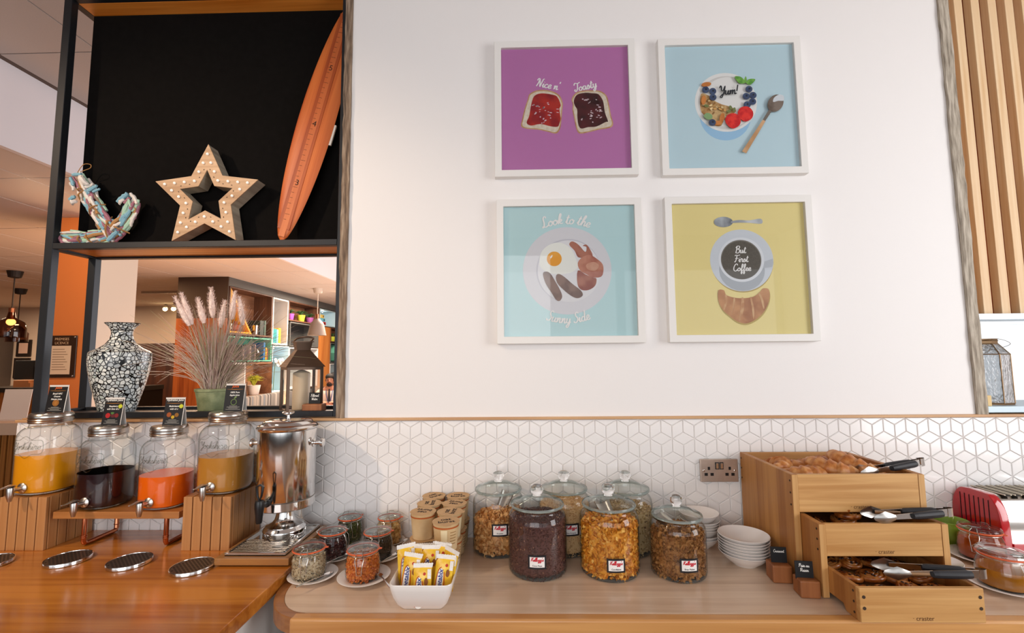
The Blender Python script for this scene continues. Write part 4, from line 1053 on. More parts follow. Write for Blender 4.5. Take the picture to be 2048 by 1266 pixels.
apri = island('diced_apricot', [(0, 'a84c0e'), (.5, 'c8661a'), (1, 'de8a34')], .45)
cran = island('dried_cranberry', [(0, '1c0608'), (.6, '361014'), (1, '4a1a18')], .35)
pump = island('pumpkin_seed', [(0, '2c3414'), (.6, '4a5424'), (1, '6e7438')], .5)
chia = island('dark_seed', [(0, '1e1812'), (.6, '3a2e22'), (1, '5c4c3a')], .7)
bana = island('banana_chip', [(0, 'a8763a'), (.5, 'cc9c58'), (1, 'e4bf80')], .55)
K = [('clip-top jar of mixed sunflower seeds with an orange seal', (-.703, -.335), 'sunflower_seeds', 'beige and grey sunflower seeds in a clip-top jar', 'seed', 1500, .0095, seedm, .62, .15, 'spoon resting beside the sunflower seed jar', .03),
     ('clip-top jar of diced orange apricots', (-.523, -.343), 'dried_apricots', 'orange apricot pieces in a clip-top jar', 'chunk', 900, .0105, apri, .66, .12, 'spoon resting beside the apricot jar', -.03),
     ('clip-top jar of dark red cranberries with its wire clip open', (-.688, -.185), 'dried_cranberries', 'dark red cranberries in a clip-top jar', 'chunk', 500, .0125, cran, .60, 1.5, 'spoon resting beside the cranberry jar', .0),
     ('clip-top jar of green pumpkin seeds by the tiled wall', (-.672, -.062), 'pumpkin_seeds', 'green pumpkin seeds in a clip-top jar', 'seed', 900, .0125, pump, .66, .7, None, 0),
     ('clip-top jar of small dark seeds between apricots and banana chips', (-.524, -.188), 'dark_seeds', 'small dark brown seeds in a clip-top jar', 'seed', 2200, .0055, chia, .58, .15, 'spoon resting beside the dark seed jar', .02),
     ('clip-top jar of golden banana chips by the tiled wall', (-.518, -.062), 'banana_chips', 'golden broken banana chips in a clip-top jar', 'chunk', 330, .0155, bana, .66, .1, 'spoon resting beside the banana chip jar', .02)]
for i, (lab, (x, y), cn, cl, kind, n, s, m, f, rz, sp_, dx) in enumerate(K):
    sx, sy = x+(.016 if i == 0 else .006), y-.004
    if i == 3: sx, sy = x+.016, y-.010
    saucer('white saucer under the '+('sunflower seed', 'apricot', 'cranberry', 'pumpkin seed', 'dark seed', 'banana chip')[i]+' jar', (sx, sy, ZC), (.077, .083, .074, .048, .076, .055)[i])
    R, H = (.0545, .106) if i < 2 else (.052, .104)
    if i in (3, 5): R, H = .047, .112
    clip_jar(lab, (x, y, ZC+.0034), rz, R, H)
    heap(cn, cl, 'dried food', (x, y, ZC+.0034), clip_in(R, H, f), kind, n, s, m, 60+i, .003)
    if sp_: spoon(sp_, (x+.064+dx*.2, y-.012, ZC+.0165), (-2.05, -1.0, -2.0, 0, -1.9, -1.6)[i], .12, .07)

# ---- dish of wrapped wheat biscuits
dish = []
bw = thing('serving_dish', 'white square-sided china dish holding yellow biscuit packets', 'dish', (-.292, -.467, ZC))
def rrect(w, d, r, n=5):
    P = []
    for cx, cy, a0 in ((w/2-r, d/2-r, 0), (-w/2+r, d/2-r, PI/2), (-w/2+r, -d/2+r, PI), (w/2-r, -d/2+r, 1.5*PI)):
        for i in range(n+1): P.append((cx+r*math.cos(a0+PI/2*i/n), cy+r*math.sin(a0+PI/2*i/n)))
    return P
def loft(rings):
    vs = []; fs = []; n = len(rings[0][0])
    for P, z in rings: vs += [(p[0], p[1], z) for p in P]
    for i in range(len(rings)-1):
        for k in range(n): fs.append((i*n+k, i*n+(k+1) % n, (i+1)*n+(k+1) % n, (i+1)*n+k))
    fs += [tuple(range(n-1, -1, -1)), tuple((len(rings)-1)*n+k for k in range(n))]
    return MB().add(vs, fs)
obj('body', loft([(rrect(.118, .11, .012), 0), (rrect(.122, .114, .014), .002), (rrect(.146, .142, .018), .018), (rrect(.164, .160, .02), .04), (rrect(.174, .170, .02), .06), (rrect(.179, .175, .02), .076), (rrect(.177, .173, .02), .0785), (rrect(.172, .168, .02), .0775), (rrect(.166, .162, .02), .06), (rrect(.150, .148, .018), .03), (rrect(.12, .12, .014), .010)]), china, bw, smooth=True, ang=60)
pk_y = mat('packet_yellow', 'eeb81c', .3, coat=.3, alt='f3c93c', nscale=30, bump=.25, bscale=45)
pk_w = mat('packet_white', 'f0ece6', .35, bump=.3, bscale=90)
pk_blue = mat('ink_blue', '1c2f86', .5); pk_red = mat('ink_red2', 'c23a1e', .5); pk_brown = mat('ink_brown', '8a5024', .6)
def packet():
    r = thing('biscuit_packet', 'yellow foil wheat biscuit packet with blue lettering in the white dish', 'packet', (0, 0, 0), 0, 'wheat biscuit packets in the white dish')
    w, h, t = .053, .105, .018; n = 8; m = 10; vs = []; fs = []
    for sgn in (-1, 1):
        for j in range(m+1):
            for i in range(n+1):
                u, v = i/n*2-1, j/m*2-1
                b = (1-abs(u)**3)*(1-abs(v)**4)
                vs.append((u*w/2*(1-.06*(1-abs(v)))*1.0, sgn*t/2*b, (v+1)/2*h))
    q = (n+1)*(m+1)
    for s_ in (0, 1):
        for j in range(m):
            for i in range(n):
                a = s_*q+j*(n+1)+i; fs.append((a, a+1, a+n+2, a+n+1))
    obj('wrapper', MB().add(vs, fs), pk_y, r, smooth=True, ang=70)
    zz = MB(); k = 16
    P = [(-w/2*1.02, h-.002)]+[(-w/2*1.04+w*1.08*i/k, h+.009+(.0015 if i % 2 else 0)) for i in range(k+1)]+[(w/2*1.02, h-.002)]
    obj('crimped_end', MB().prism(P, -.0009, .0009), pk_w, r)
    yf = -t/2-.0004
    pr = obj('printed_panel', MB().prism(blob([(-.017, .004), (-.018, .04), (-.015, .072), (-.008, .080), (-.002, .070), (.0, .04), (.0, .004)]), yf-.0006, yf), pk_w, r)
    obj('red_outline', MB().tube(smoothpts([(-.019, yf, .004), (-.0195, yf, .04), (-.016, yf, .074), (-.009, yf, .083)], 4), .0011, 5), pk_red, pr)
    obj('red_outline', MB().tube(smoothpts([(.004, yf, .004), (.004, yf, .04), (.001, yf, .07)], 4), .0011, 5), pk_red, pr)
    me = block('Weetabix', .0185, shear=.2, bold=.0004).copy(); me.materials.clear(); me.materials.append(pk_blue)
    me.transform(Matrix.Rotation(-PI/2, 4, 'Y'))
    obj('lettering', me, pk_blue, pr, (-.0085, yf-.0009, .040))
    obj('printed_dot', MB().prism(disc(.006, .088, .004, 16), yf+.001, yf+.003), pk_red, r)
    obj('printed_biscuit', MB().prism(blob([(.006, .062), (.013, .058), (.017, .068), (.012, .078), (.007, .074)]), yf-.0002, yf+.001), pk_brown, r)
    obj('white_flash', MB().prism([(.0145, .075), (.0245, .075), (.0245, .1), (.0145, .1)], yf+.002, yf+.006), pk_w, r)
    return r
pk0 = packet()
first = True
PK = [[(-.338, -.497, .945, -.12, .10, -.1), (-.292, -.522, .925, -.14, .0, .05), (-.242, -.502, .942, -.10, .13, .08)],
      [(-.352, -.455, .956, -.05, -.02, .5), (-.318, -.452, .952, -.08, -.03, -.2), (-.285, -.462, .953, -.1, .06, .15), (-.252, -.450, .958, -.05, .05, -.3), (-.232, -.468, .952, -.06, .16, -.6)],
      [(-.305, -.425, .948, .02, .02, .1), (-.258, -.422, .950, 0, .04, -.1)]]
for j, row_ in enumerate(PK):
    for i, (x, y, z, rx, ry, rz) in enumerate(row_):
        o_ = pk0 if first else dup(pk0, (0, 0, 0)); first = False
        o_.location = (x, y, z-.02); o_.rotation_euler = (rx, ry, rz)
        o_['label'] = 'yellow wheat biscuit packet in the white dish, %s row, %s from the apricot jar' % (('front', 'middle', 'back')[j], ['first', 'second', 'third', 'fourth', 'fifth'][i])

# ---- porridge cups, two high
kraft = mat('kraft_lid', 'c39e72', .75, noise=.06, nscale=60)
cup_m = mat('cup_card', 'd8b888', .6, alt='e2c89c', nscale=18)
cup_o = mat('cup_orange', 'b45a24', .6); cup_c = mat('cup_cream', 'ecdcb4', .6)
def oat_cup():
    r = thing('porridge_cup', 'upper tan card porridge cup with a printed lid, stacked by the tiles', 'cup', (0, 0, 0), 0, 'porridge cups stacked on top')
    obj('body', MB().lathe([(.034, 0), (.035, .001), (.0355, .003), (.0425, .083), (.0435, .0845), (.0425, .086)], 36), cup_m, r, smooth=True, ang=50)
    obj('stripe', MB().lathe([(.0424, .073), (.0430, .078)], 36, cap=False), cup_o, r)
    for a, w in ((-.5, .5),):
        P = MB(); vs = []
        for i in range(6):
            q = a+w*i/5; vs += [(.0364*math.sin(q), -.0364*math.cos(q), .008), (.0420*math.sin(q), -.0420*math.cos(q), .07)]
        obj('printed_panel', P.add(vs, [(2*i, 2*i+2, 2*i+3, 2*i+1) for i in range(5)]), cup_c, r)
    ld = obj('lid', MB().lathe([(.0445, .0858), (.0452, .0865), (.0445, .0872), (.001, .0874)], 36).prism([(-.012, -.044), (.012, -.044), (.009, -.052), (-.008, -.0515)], .0858, .0868, 'z'), kraft, r, smooth=True)
    m4 = Matrix.Rotation(-PI/2, 4, 'X')
    for t, yy in (('oat', .010), ('burst', -.012)):
        me = block(t, .026, bold=.0006).copy(); me.materials.clear(); me.materials.append(ink)
        me.transform(m4); obj('lettering', me, ink, ld, (0, yy, .0877))
    pr_ = MB()
    for i in range(5):
        vs = []
        for k_ in range(5):
            q = .25+.55*k_/4; z = .06-.009*i; rr = .0357+.0068*z/.083+.0004
            vs += [(rr*math.sin(q), -rr*math.cos(q), z), (rr*math.sin(q), -rr*math.cos(q), z+.0025)]
        pr_.add(vs, [(2*j, 2*j+2, 2*j+3, 2*j+1) for j in range(4)])
    o_ = obj('small_print', pr_, mat('print_tan', 'a07848', .7), r); o_['kind'] = 'stuff'
    return r
c0 = oat_cup(); hC = .0876
RW = {0: 'against the tiles', 1: 'second from the tiles', 2: 'third from the tiles', 3: 'fourth from the tiles'}
first = True
for (x, y, a, z, rw, cl) in ((-.256, -.327, .25, 1, 3, 1), (-.352, -.232, 2.9, 1, 2, 0), (-.258, -.234, 1.5, 1, 2, 1), (-.349, -.141, 1.6, 1, 1, 0), (-.255, -.143, 2.8, 1, 1, 1), (-.349, -.05, .8, 1, 0, 0), (-.255, -.05, .1, 1, 0, 1),
                             (-.256, -.327, .2, 0, 3, 1), (-.352, -.232, 1., 0, 2, 0), (-.258, -.234, .5, 0, 2, 1), (-.349, -.141, .6, 0, 1, 0), (-.255, -.143, .8, 0, 1, 1), (-.349, -.05, .8, 0, 0, 0), (-.255, -.05, .1, 0, 0, 1), (-.351, -.325, 1.75, 0, 3, 0)):
    lab = '%s porridge cup, %s, in the row %s' % (('lower', 'upper')[z], RW[rw], ('beside the clip-top jars', 'nearer the cereal jars', 'touching the frosted flakes jar')[cl])
    g = ('porridge cups underneath', 'porridge cups stacked on top')[z]
    o_ = c0 if first else dup(c0, (0, 0, 0)); first = False
    o_.location = (x, y, ZC+hC*z); o_.rotation_euler = (0, 0, a); o_['label'] = lab; o_['group'] = g

# ---- stacks of bowls
def bowl_mesh(R, h): return MB().lathe([(R*.42, 0), (R*.46, .0), (R*.48, .003), (R*.72, h*.38), (R*.9, h*.75), (R*.975, h*.95), (R, h), (R*.985, h*1.03), (R*.95, h*.97), (R*.7, h*.5), (R*.4, h*.22), (.001, h*.18)], 48).mesh('cereal_bowl', smooth=True, ang=60)
NTH = ['topmost', 'second from the top', 'third from the top', 'middle of seven', 'third from the bottom', 'second from the bottom', 'lowest']
bm1 = bowl_mesh(.082, .042); bm1.materials.append(china)
for i in range(7):
    top = i == 6
    tag(obj('cereal_bowl', bm1, None, None, (.752+random.uniform(-.0015, .0015), -.232+random.uniform(-.0015, .0015), ZC+i*.0092)), 'white bowl, %s, in the low stack beside the bread drawers' % NTH[6-i], 'bowl', 'low stack of white bowls')
bm2 = bowl_mesh(.071, .042); bm2.materials.append(china)
for i, z in enumerate((0, .010, .032, .041, .050, .059, .082)):
    top = i == 6
    tag(obj('cereal_bowl', bm2, None, None, (.655+(i % 3)*.0015, -.088, ZC+z)), 'white bowl, %s, in the tall stack by the tiled wall' % NTH[6-i], 'bowl', 'tall stack of white bowls')

# ---- wall socket
so = thing('wall_socket', 'brushed steel double power socket on the tiles', 'socket', (.769, -.0075, 1.157))
obj('plate', MB().box(-.0735, .0735, -.009, 0, -.0435, .0435), mat('socket_steel', 'c8b6a8', .4, .85, noise=.08, nscale=30), so, bevel=.002)
for x in (-.0085, .0085):
    k_ = obj('rocker_frame', MB().box(x-.0075, x+.0075, -.011, -.008, .005, .032), blk, so); obj('rocker', MB().box(x-.0052, x+.0052, -.0135, -.010, .008, .029), chrome, k_, bevel=.001, seg=1)
for sx in (-1, 1):
    for x, z, w, h in ((sx*.0405, .0085, .009, .012), (sx*.0405-.0115, -.0145, .0125, .011), (sx*.0405+.0115, -.0145, .0125, .011)):
        obj('pin_slot', MB().box(x-w/2, x+w/2, -.0094, -.008, z-h/2, z+h/2), blk, so)
    obj('screw', MB().lathe([(.004, 0), (.004, .001), (.003, .0015)], 14, (sx*.0605, -.009, 0), ax=Matrix.Rotation(PI/2, 3, 'X')), chrome, so)

# ---- stepped bread drawers
oak_f = wood('oak_front', 'bb8446', 'dcab6c', 'x', .5, 1.4)
oak_s = wood('oak_side', '9e6430', 'c28848', 'z', .5, planks=(1, .045))
oak_in = wood('oak_inner', 'a06c38', 'c89458', 'x', .6)
peg_m = mat('dowel', '3c2a1c', .7)
def unit(name, label, x0, x1, yf, yb, z0, z1, zfb, th=.018, cut=.045, pegs_front=False, floor_z=None, ly=None):
    r = thing(name, label, 'bread drawer', (x0, yf, z0))
    w, d, h = x1-x0, yb-yf, z1-z0
    P = [(0.004, 0), (.045, 0), (.055, cut), (d-.06, cut), (d-.045, 0), (d, 0), (d, h), (.0, h)]
    for x in (0, w-th): obj('side_panel', MB().prism(P, x, x+th, 'x'), oak_s, r, bevel=.0015, seg=1)
    obj('front_board', MB().box(th if not pegs_front else .0, w-(th if not pegs_front else .0), 0 if not pegs_front else -.012, .014 if not pegs_front else .003, zfb, h), oak_f, r, bevel=.0015, seg=1)
    if not pegs_front:
        for x in (0, w-th): obj('end_grain', MB().box(x, x+th, -.0012, .0, .002, h-.001), wood('oak_edge2', 'c08a4c', 'e0b478', 'z', .5), r)
    obj('back_board', MB().box(th, w-th, d-.016, d-.001, zfb*.5, h), oak_in, r)
    fz = floor_z if floor_z is not None else zfb+.008
    obj('floor_board', MB().box(th, w-th, .014, d-.016, fz, fz+.008), oak_in, r)
    pg = MB().lathe([(.0032, 0), (.0032, .0008)], 10).mesh('dowel'); pg.materials.append(peg_m)
    for zz in (.18, .5, .82):
        z = zfb+(h-zfb)*zz
        obj('dowel', pg, None, r, (-.0002, .011, z), (0, -PI/2, 0)); obj('dowel', pg, None, r, (-.0002, d-.01, z), (0, -PI/2, 0))
    if pegs_front:
        for x in (.011, w-.011):
            for z in (h*.42, h*.75): obj('dowel', pg, None, r, (x, -.0121, z), (PI/2, 0, 0)).scale = (1.4, 1.4, 1)
    word(r, '· craster', .0165, mat('engraved', '6b4420', .8), (w*.5, -.0006 if not pegs_front else -.0126, zfb+(h-zfb)*.14 if not pegs_front else .011))
    return r
unit('bread_box', 'tall oak bread box holding the croissants', .850, 1.262, -.368, -.02, ZC, 1.229, .213)
unit('pastry_box', 'middle oak pastry drawer half covered by the bread box', .870, 1.243, -.458, -.05, ZC, 1.109, .117)
unit('pastry_box', 'low pale oak pastry drawer pulled out at the front', .889, 1.214, -.570, -.14, ZC, .987, .0, .012, .016, True, .022)

# ---- croissants
cro_m, nt, b_ = _new('croissant_crust')
tx = nt.nodes.new('ShaderNodeTexNoise'); tx.inputs['Scale'].default_value = 38; tx.inputs['Detail'].default_value = 5
nt.links.new(_coord(nt, (1, 1, 1)), tx.inputs['Vector'])
nt.links.new(_ramp(nt, tx.outputs[0], [(.3, '9c5420'), (.5, 'c47c3c'), (.7, 'dca468')]), b_.inputs['Base Color']); b_.inputs['Roughness'].default_value = .42
def croissant(seed, L=.15):
    rnd = random.Random(seed); n = 41; pts = []; rr = []
    for i in range(n):
        t = i/(n-1)*2-1; a = t*1.25
        pts.append((math.sin(a)*L*.52, .06*(1-math.cos(a))*1.2, .004*math.cos(t*2)))
        seg = (i % 6)/6
        rr.append((.0275*(1-abs(t)**2.2)+.0075)*(1.08-.30*seg)+rnd.uniform(-.0006, .0006))
    return MB().tube(pts, rr, 14, flat=.88).mesh('croissant', smooth=True, ang=75)
CM = [croissant(s, .15+.01*s) for s in range(3)]
for c in CM: c.materials.append(cro_m)
ORD = ['first', 'second', 'third', 'fourth', 'fifth']
CR = [[(.965, -.285, 1.222, .1, .1, .25), (1.045, -.262, 1.236, .2, .15, -.75), (1.125, -.235, 1.246, .1, .25, -1.1), (1.16, -.275, 1.222, .1, 0, .4)],
      [(.935, -.155, 1.224, .1, .15, 1.4), (1.01, -.165, 1.216, 0, .1, .3), (1.10, -.130, 1.222, 0, 0, .2), (1.19, -.155, 1.212, 0, 0, 1.3)],
      [(.98, -.225, 1.19, 0, 0, .4), (1.15, -.21, 1.19, 0, 0, -.5)]]
for j, row_ in enumerate(CR):
    for i, (x, y, z, rx, ry, rz) in enumerate(row_):
        tag(obj('croissant', CM[(i+j) % 3], None, None, (x, y, z-.02), (rx, ry, rz)), 'croissant in the bread box, %s, %s from the chalk signs' % (('front row', 'back row', 'buried between the rows')[j], ORD[i]), 'croissant', 'croissants in the bread box')

# ---- raisin swirls
swirl_m, nt, b_ = _new('swirl_crust')
tx = nt.nodes.new('ShaderNodeTexNoise'); tx.inputs['Scale'].default_value = 55
nt.links.new(_coord(nt, (1, 1, 1)), tx.inputs['Vector'])
nt.links.new(_ramp(nt, tx.outputs[0], [(.32, '6e3410'), (.5, 'a85c20'), (.7, 'd08c48')]), b_.inputs['Base Color']); b_.inputs['Roughness'].default_value = .3; b_.inputs['Coat Weight'].default_value = .4
sw = MB().tube([((.006+.0048*a/ (2*PI)*2.0)*math.cos(a), (.006+.0048*a/(2*PI)*2.0)*math.sin(a), .006*math.exp(-a/16)) for a in [k*.33 for k in range(62)]], [.0052]*58+[.005, .004, .003, .002], 8, flat=1.5).mesh('swirl', smooth=True, ang=70)
sw.materials.append(swirl_m)
rsn = MB()
rr_ = random.Random(3)
for k in range(8): a = rr_.uniform(0, 6.3); q = rr_.uniform(.006, .03); rsn.ball((q*math.cos(a), q*math.sin(a), .011), .0042, 8, (1, .8, .6))
rsn = rsn.mesh('raisins', smooth=True); rsn.materials.append(mat('raisin', '2c140c', .4))
def swirl(loc, rot, lab, grp):
    o = tag(obj('raisin_swirl', sw, None, None, loc, rot), lab, 'pastry', grp)
    obj('raisins', rsn, None, o)['kind'] = 'stuff'
rr_ = random.Random(9)
k = 0
for j in range(4):
    for i in range(4):
        x = .946+i*.068+(j % 2)*.008; y = -.518+j*.078
        swirl((x, y, ZC+.046+.004*j+rr_.uniform(0, .006)), (rr_.uniform(-.25, .25), rr_.uniform(-.25, .25), rr_.uniform(0, 6)), 'raisin swirl in the low drawer, %s row from its front, %s from the chalk signs' % (ORD[j], ORD[i]), 'pastries in the low drawer')
for i, (x, y, z) in enumerate(((.935, -.395, 1.045), (1.015, -.398, 1.05), (1.095, -.395, 1.048), (1.172, -.398, 1.045), (.95, -.31, 1.05))):
    swirl((x, y, z+.016), (rr_.uniform(-.2, .2), rr_.uniform(-.2, .2), rr_.uniform(0, 6)), 'raisin swirl in the middle drawer, %s' % ((ORD[i]+' from the chalk signs along its front') if i < 4 else 'behind the front row'), 'pastries in the middle drawer')
for i, (x, y, z) in enumerate(((1.03, -.33, 1.058), (1.03, -.33, 1.076), (1.035, -.335, 1.094), (1.02, -.33, 1.110))):
    swirl((x, y, z), (rr_.uniform(-.2, .2), rr_.uniform(-.2, .2), rr_.uniform(0, 6)), 'raisin swirl in the middle drawer, %s from the bottom of the pile' % ORD[i], 'pastries in the middle drawer')

# ---- tongs
def tongs(label, p_tip, p_end, spread=.042):
    a, b = Vector(p_tip), Vector(p_end); d = b-a; L = d.length
    r = thing('serving_tongs', label, 'tongs', a, 0)
    r.rotation_euler = d.to_track_quat('X', 'Z').to_euler()
    for sg in (-1, 1):
        def yy(t): return sg*(.003+spread*.5*(1-t)**.8)
        arm = MB(); pts = [(t*L, yy(t), 0) for t in (.14, .2, .3, .45, .6, .8, .93)]
        vs = []; fs = []
        for i, p in enumerate(pts):
            hw = (.0055, .0065, .0075, .0085, .0095, .0105, .0105)[i]
            vs += [(p[0], p[1]-.0008, p[2]-hw), (p[0], p[1]+.0008, p[2]-hw), (p[0], p[1]+.0008, p[2]+hw), (p[0], p[1]-.0008, p[2]+hw)]
            if i: fs += [((i-1)*4+k, (i-1)*4+(k+1) % 4, i*4+(k+1) % 4, i*4+k) for k in range(4)]
        am = obj('arm', arm.add(vs, fs), chrome, r, bevel=.0004, seg=1)
        n = 12; hv = []; hf = []
        for i in range(5):
            q = i/4
            for k in range(n):
                c, s_ = math.cos(2*PI*k/n), math.sin(2*PI*k/n)
                hv.append((L*.10+.036*c*q, yy(.08)+sg*.005*(1-q*q), (.0155+.003*math.cos(8*PI*k/n))*s_*q))
            if i: hf += [((i-1)*n+k, (i-1)*n+(k+1) % n, i*n+(k+1) % n, i*n+k) for k in range(n)]
        obj('head', MB().add(hv, hf), steel, am, smooth=True)
        g = [(L*t, yy(t)+sg*.002, 0) for t in (.45, .5, .6, .7, .8, .84)]
        obj('grip', MB().tube(g, [.0075, .009, .0095, .0098, .0098, .009], 10, flat=1.15), mat('grip_rubber', '26262a', .55), am).scale = (1, 1, 1)
    n = 9; vs = []; fs = []
    for i in range(n):
        t = -PI/2+PI*i/(n-1); x = L*.93+.02*math.cos(t)*1.1; y = .0078*math.sin(t)
        vs += [(x, y, -.0125), (x, y, .0125)]
        if i: fs.append((2*i-2, 2*i-1, 2*i+1, 2*i))
    obj('spring_end', MB().add(vs, fs), chrome, r, smooth=True)
    return r
tongs('steel tongs with black grips lying over the croissants', (1.10, -.31, 1.222), (1.345, -.27, 1.246), .03)
tongs('steel tongs with black grips lying on the middle drawer', (1.045, -.425, 1.123), (1.30, -.41, 1.128), .05)
tongs('steel tongs with black grips lying on the low drawer', (1.01, -.50, 1.003), (1.265, -.535, 1.004), .055)

chalk_sign(['Croissant'], 'slate sign chalked Croissant on a wooden block', (.806, -.345, ZC), -.1, .058, .055, .052, .047, .05, .0085, .002, -.06)
chalk_sign(['Pain au', 'Raisin'], 'slate sign chalked Pain au Raisin on a wooden block', (.836, -.437, ZC), -.1, .056, .05, .048, .05, .05, .0095, -.004, -.06)

# ---- toaster
to = thing('toaster', 'red and chrome four-slot toaster at the end of the worktop', 'toaster', (1.662, -.192, ZC))
prof = [(.004, .012), (-.0, .03), (.004, .12), (.014, .165), (.034, .195), (.06, .204), (.13, .204), (.156, .195), (.176, .165), (.186, .12), (.19, .03), (.186, .012)]
red_e = mat('red_enamel', 'b3121c', .12, coat=.6)
PR = [(p[0], p[1]) for p in smoothpts([(a, b, 0) for a, b in prof], 3)]
e = obj('end_casing', MB().prism(PR, 0, .03, 'x'), red_e, to, bevel=.006, seg=3, smooth=True)
vent = MB().box(-.0008, .002, -.0016, .0016, 0, .105).mesh('vent_slot'); vent.materials.append(mat('vent_dark', '2c0608', .8))
for i in range(7): obj('vent_slot', vent, None, e, (0, .042+.0178*i, .078))
obj('body', MB().prism([(.095+(p[0]-.095)*.975, p[1]*.985) for p in PR], .03, .36, 'x'), mat('toaster_chrome', 'd6d4d0', .12, 1), to, smooth=True)
obj('base_rail', MB().box(.03, .36, -.003, .02, .012, .048), red_e, to, bevel=.002)
obj('base', MB().box(.004, .36, .01, .18, 0, .014), blk, to)
slot_d = MB().box(-.0085, .0085, .03, .155, .1985, .2022).mesh('toast_slot'); slot_d.materials.append(mat('slot_dark', '2a241e', .7))
bar_m = MB().box(-.0022, .0022, .03, .155, .2015, .205).mesh('slot_bar'); bar_m.materials.append(mat('slot_bar', 'c8bda8', .4, .3))
for i in range(7):
    s_ = obj('toast_slot', slot_d, None, to, (.06+.036*i, 0, 0))
    for dx in (-.011, .011): obj('slot_bar', bar_m, None, s_, (dx, 0, 0))
word(to, 'Dualit', .026, mat('badge_dark', '4a4a4c', .4, .8), (.085, -.0016, .064), shear=.2, align='LEFT')

# ---- preserves, green bowl, small plate
hon = mat('marmalade', 'c65a10', .12, coat=.3, alt='b0460c', nscale=40, trans=.25)
hon2 = mat('honey', 'b8741a', .12, coat=.3, trans=.3)
for lab, x, y, m, f, R, H, sl, rz in (('wide clip-top jar of orange marmalade in front of the toaster', 1.575, -.200, hon, .62, .062, .115, 'white saucer under the marmalade jar', -1.0), ('wide clip-top jar of honey beside the low drawer', 1.452, -.395, hon2, .5, .064, .115, 'white saucer under the honey jar', .35)):
    saucer(sl, (x, y, ZC), .092)
    cj = clip_jar(lab, (x, y, ZC+.0034), rz, R, H)
    nm = 'marmalade' if m is hon else 'honey'
    P = clip_in(R, H, f)
    tag(obj(nm, MB().lathe([(.001, P[0][1])]+P, 36), m, None, (x, y, ZC+.0034), smooth=True), ('dark orange marmalade filling a wide clip-top jar' if m is hon else 'amber honey half filling a wide clip-top jar'), 'preserve', None, 'stuff')
    if m is hon2:
        lb = obj('label', bend(MB().box(-.026, .026, -.0012, -.0004, .026, .056), R, .5), black_i, cj, (0, 0, 0)); obj('label_face', bend(MB().box(-.021, .021, -.0018, -.001, .031, .051), R, .5), white_l, lb)
gb = tag(obj('ribbed_bowl', MB().lathe([(.026, 0), (.027, .006), (.024, .010), (.045, .03), (.0545, .05), (.0555, .056), (.058, .062), (.0585, .07), (.0605, .075), (.0605, .084), (.062, .09), (.0605, .0915), (.058, .088), (.05, .05), (.02, .018), (.001, .016)], 48), mat('green_glaze', '86a83a', .2, coat=.4), None, (1.582, -.074, ZC), smooth=True), 'round lime green glazed bowl behind the bread drawers', 'bowl')
saucer('small white plate beside the middle drawer', (1.395, -.235, ZC), .066)
kn = thing('table_knife', 'table knife lying on the small white plate', 'knife', (1.38, -.24, ZC+.0165), .9)
obj('blade', MB().prism([(0, -.006), (.07, -.007), (.085, 0), (.07, .006), (0, .006)], 0, .0012, 'z'), chrome, kn)
obj('handle', MB().tube([(0, 0, .001), (-.03, 0, .002), (-.07, 0, .002)], .005, 8, flat=.5), chrome, kn, smooth=True)

# ---- textured glass lantern in the niche
gl_t, nt, b_ = _new('rippled_glass')
b_.inputs['Transmission Weight'].default_value = .75; b_.inputs['Roughness'].default_value = .08; b_.inputs['IOR'].default_value = 1.35; b_.inputs['Base Color'].default_value = lin('c9ced2')
tx = nt.nodes.new('ShaderNodeTexNoise'); tx.inputs['Scale'].default_value = 1; tx.inputs['Detail'].default_value = 4
nt.links.new(_coord(nt, (90, 90, 38)), tx.inputs['Vector'])
bp = nt.nodes.new('ShaderNodeBump'); bp.inputs['Strength'].default_value = 1; bp.inputs['Distance'].default_value = .012
nt.links.new(tx.outputs[0], bp.inputs['Height']); nt.links.new(bp.outputs[0], b_.inputs['Normal'])
tl = thing('glass_lantern', 'eight-sided lantern of rippled glass with brass edges', 'lantern', (1.955, .115, 1.3972), PI/8+.25)
zs = [(.078, .006), (.078, .205), (.046, .248), (.046, .262)]
brass = mat('aged_brass', '8a6f52', .4, .8)
ed = MB()
pt = lambda r, z, k: (r*math.cos(k*PI/4), r*math.sin(k*PI/4), z)
for k in range(8):
    pane = MB().add([pt(zs[0][0], zs[0][1], k), pt(zs[0][0], zs[0][1], k+1), pt(zs[1][0], zs[1][1], k+1), pt(zs[1][0], zs[1][1], k)], [(0, 1, 2, 3)])
    obj('pane', pane, gl_t, tl)
    obj('roof_pane', MB().add([pt(zs[1][0], zs[1][1], k), pt(zs[1][0], zs[1][1], k+1), pt(zs[2][0], zs[2][1], k+1), pt(zs[2][0], zs[2][1], k)], [(0, 1, 2, 3)]), gl_t, tl)
    obj('edge_bar', MB().tube([pt(r, z, k) for r, z in zs[:3]], .0022, 6), brass, tl)
for r, z in zs: obj('ring', MB().tube([pt(r, z, k) for k in range(8)], .0022, 6, True), brass, tl)
obj('collar', MB().lathe([(.046, .248), (.046, .27)], 8, cap=False), brass, tl)
obj('base_plate', MB().lathe([(.078, 0), (.078, .006)], 8), brass, tl)
obj('wire_handle', MB().tube(smoothpts([(-.046, 0, .262), (-.02, -.05, .268), (.05, -.075, .25), (.09, -.05, .235), (.1, 0, .22)], 5), .001, 5), brass, tl)
tag(obj('price_ticket', MB().box(-.009, .009, -.012, .012, 0, .042), mat('ticket', 'e0c48e', .7), None, (1.856, .02, 1.3972), (0, 0, 0), bevel=.001), 'small pale wooden block beside the glass lantern', 'block')

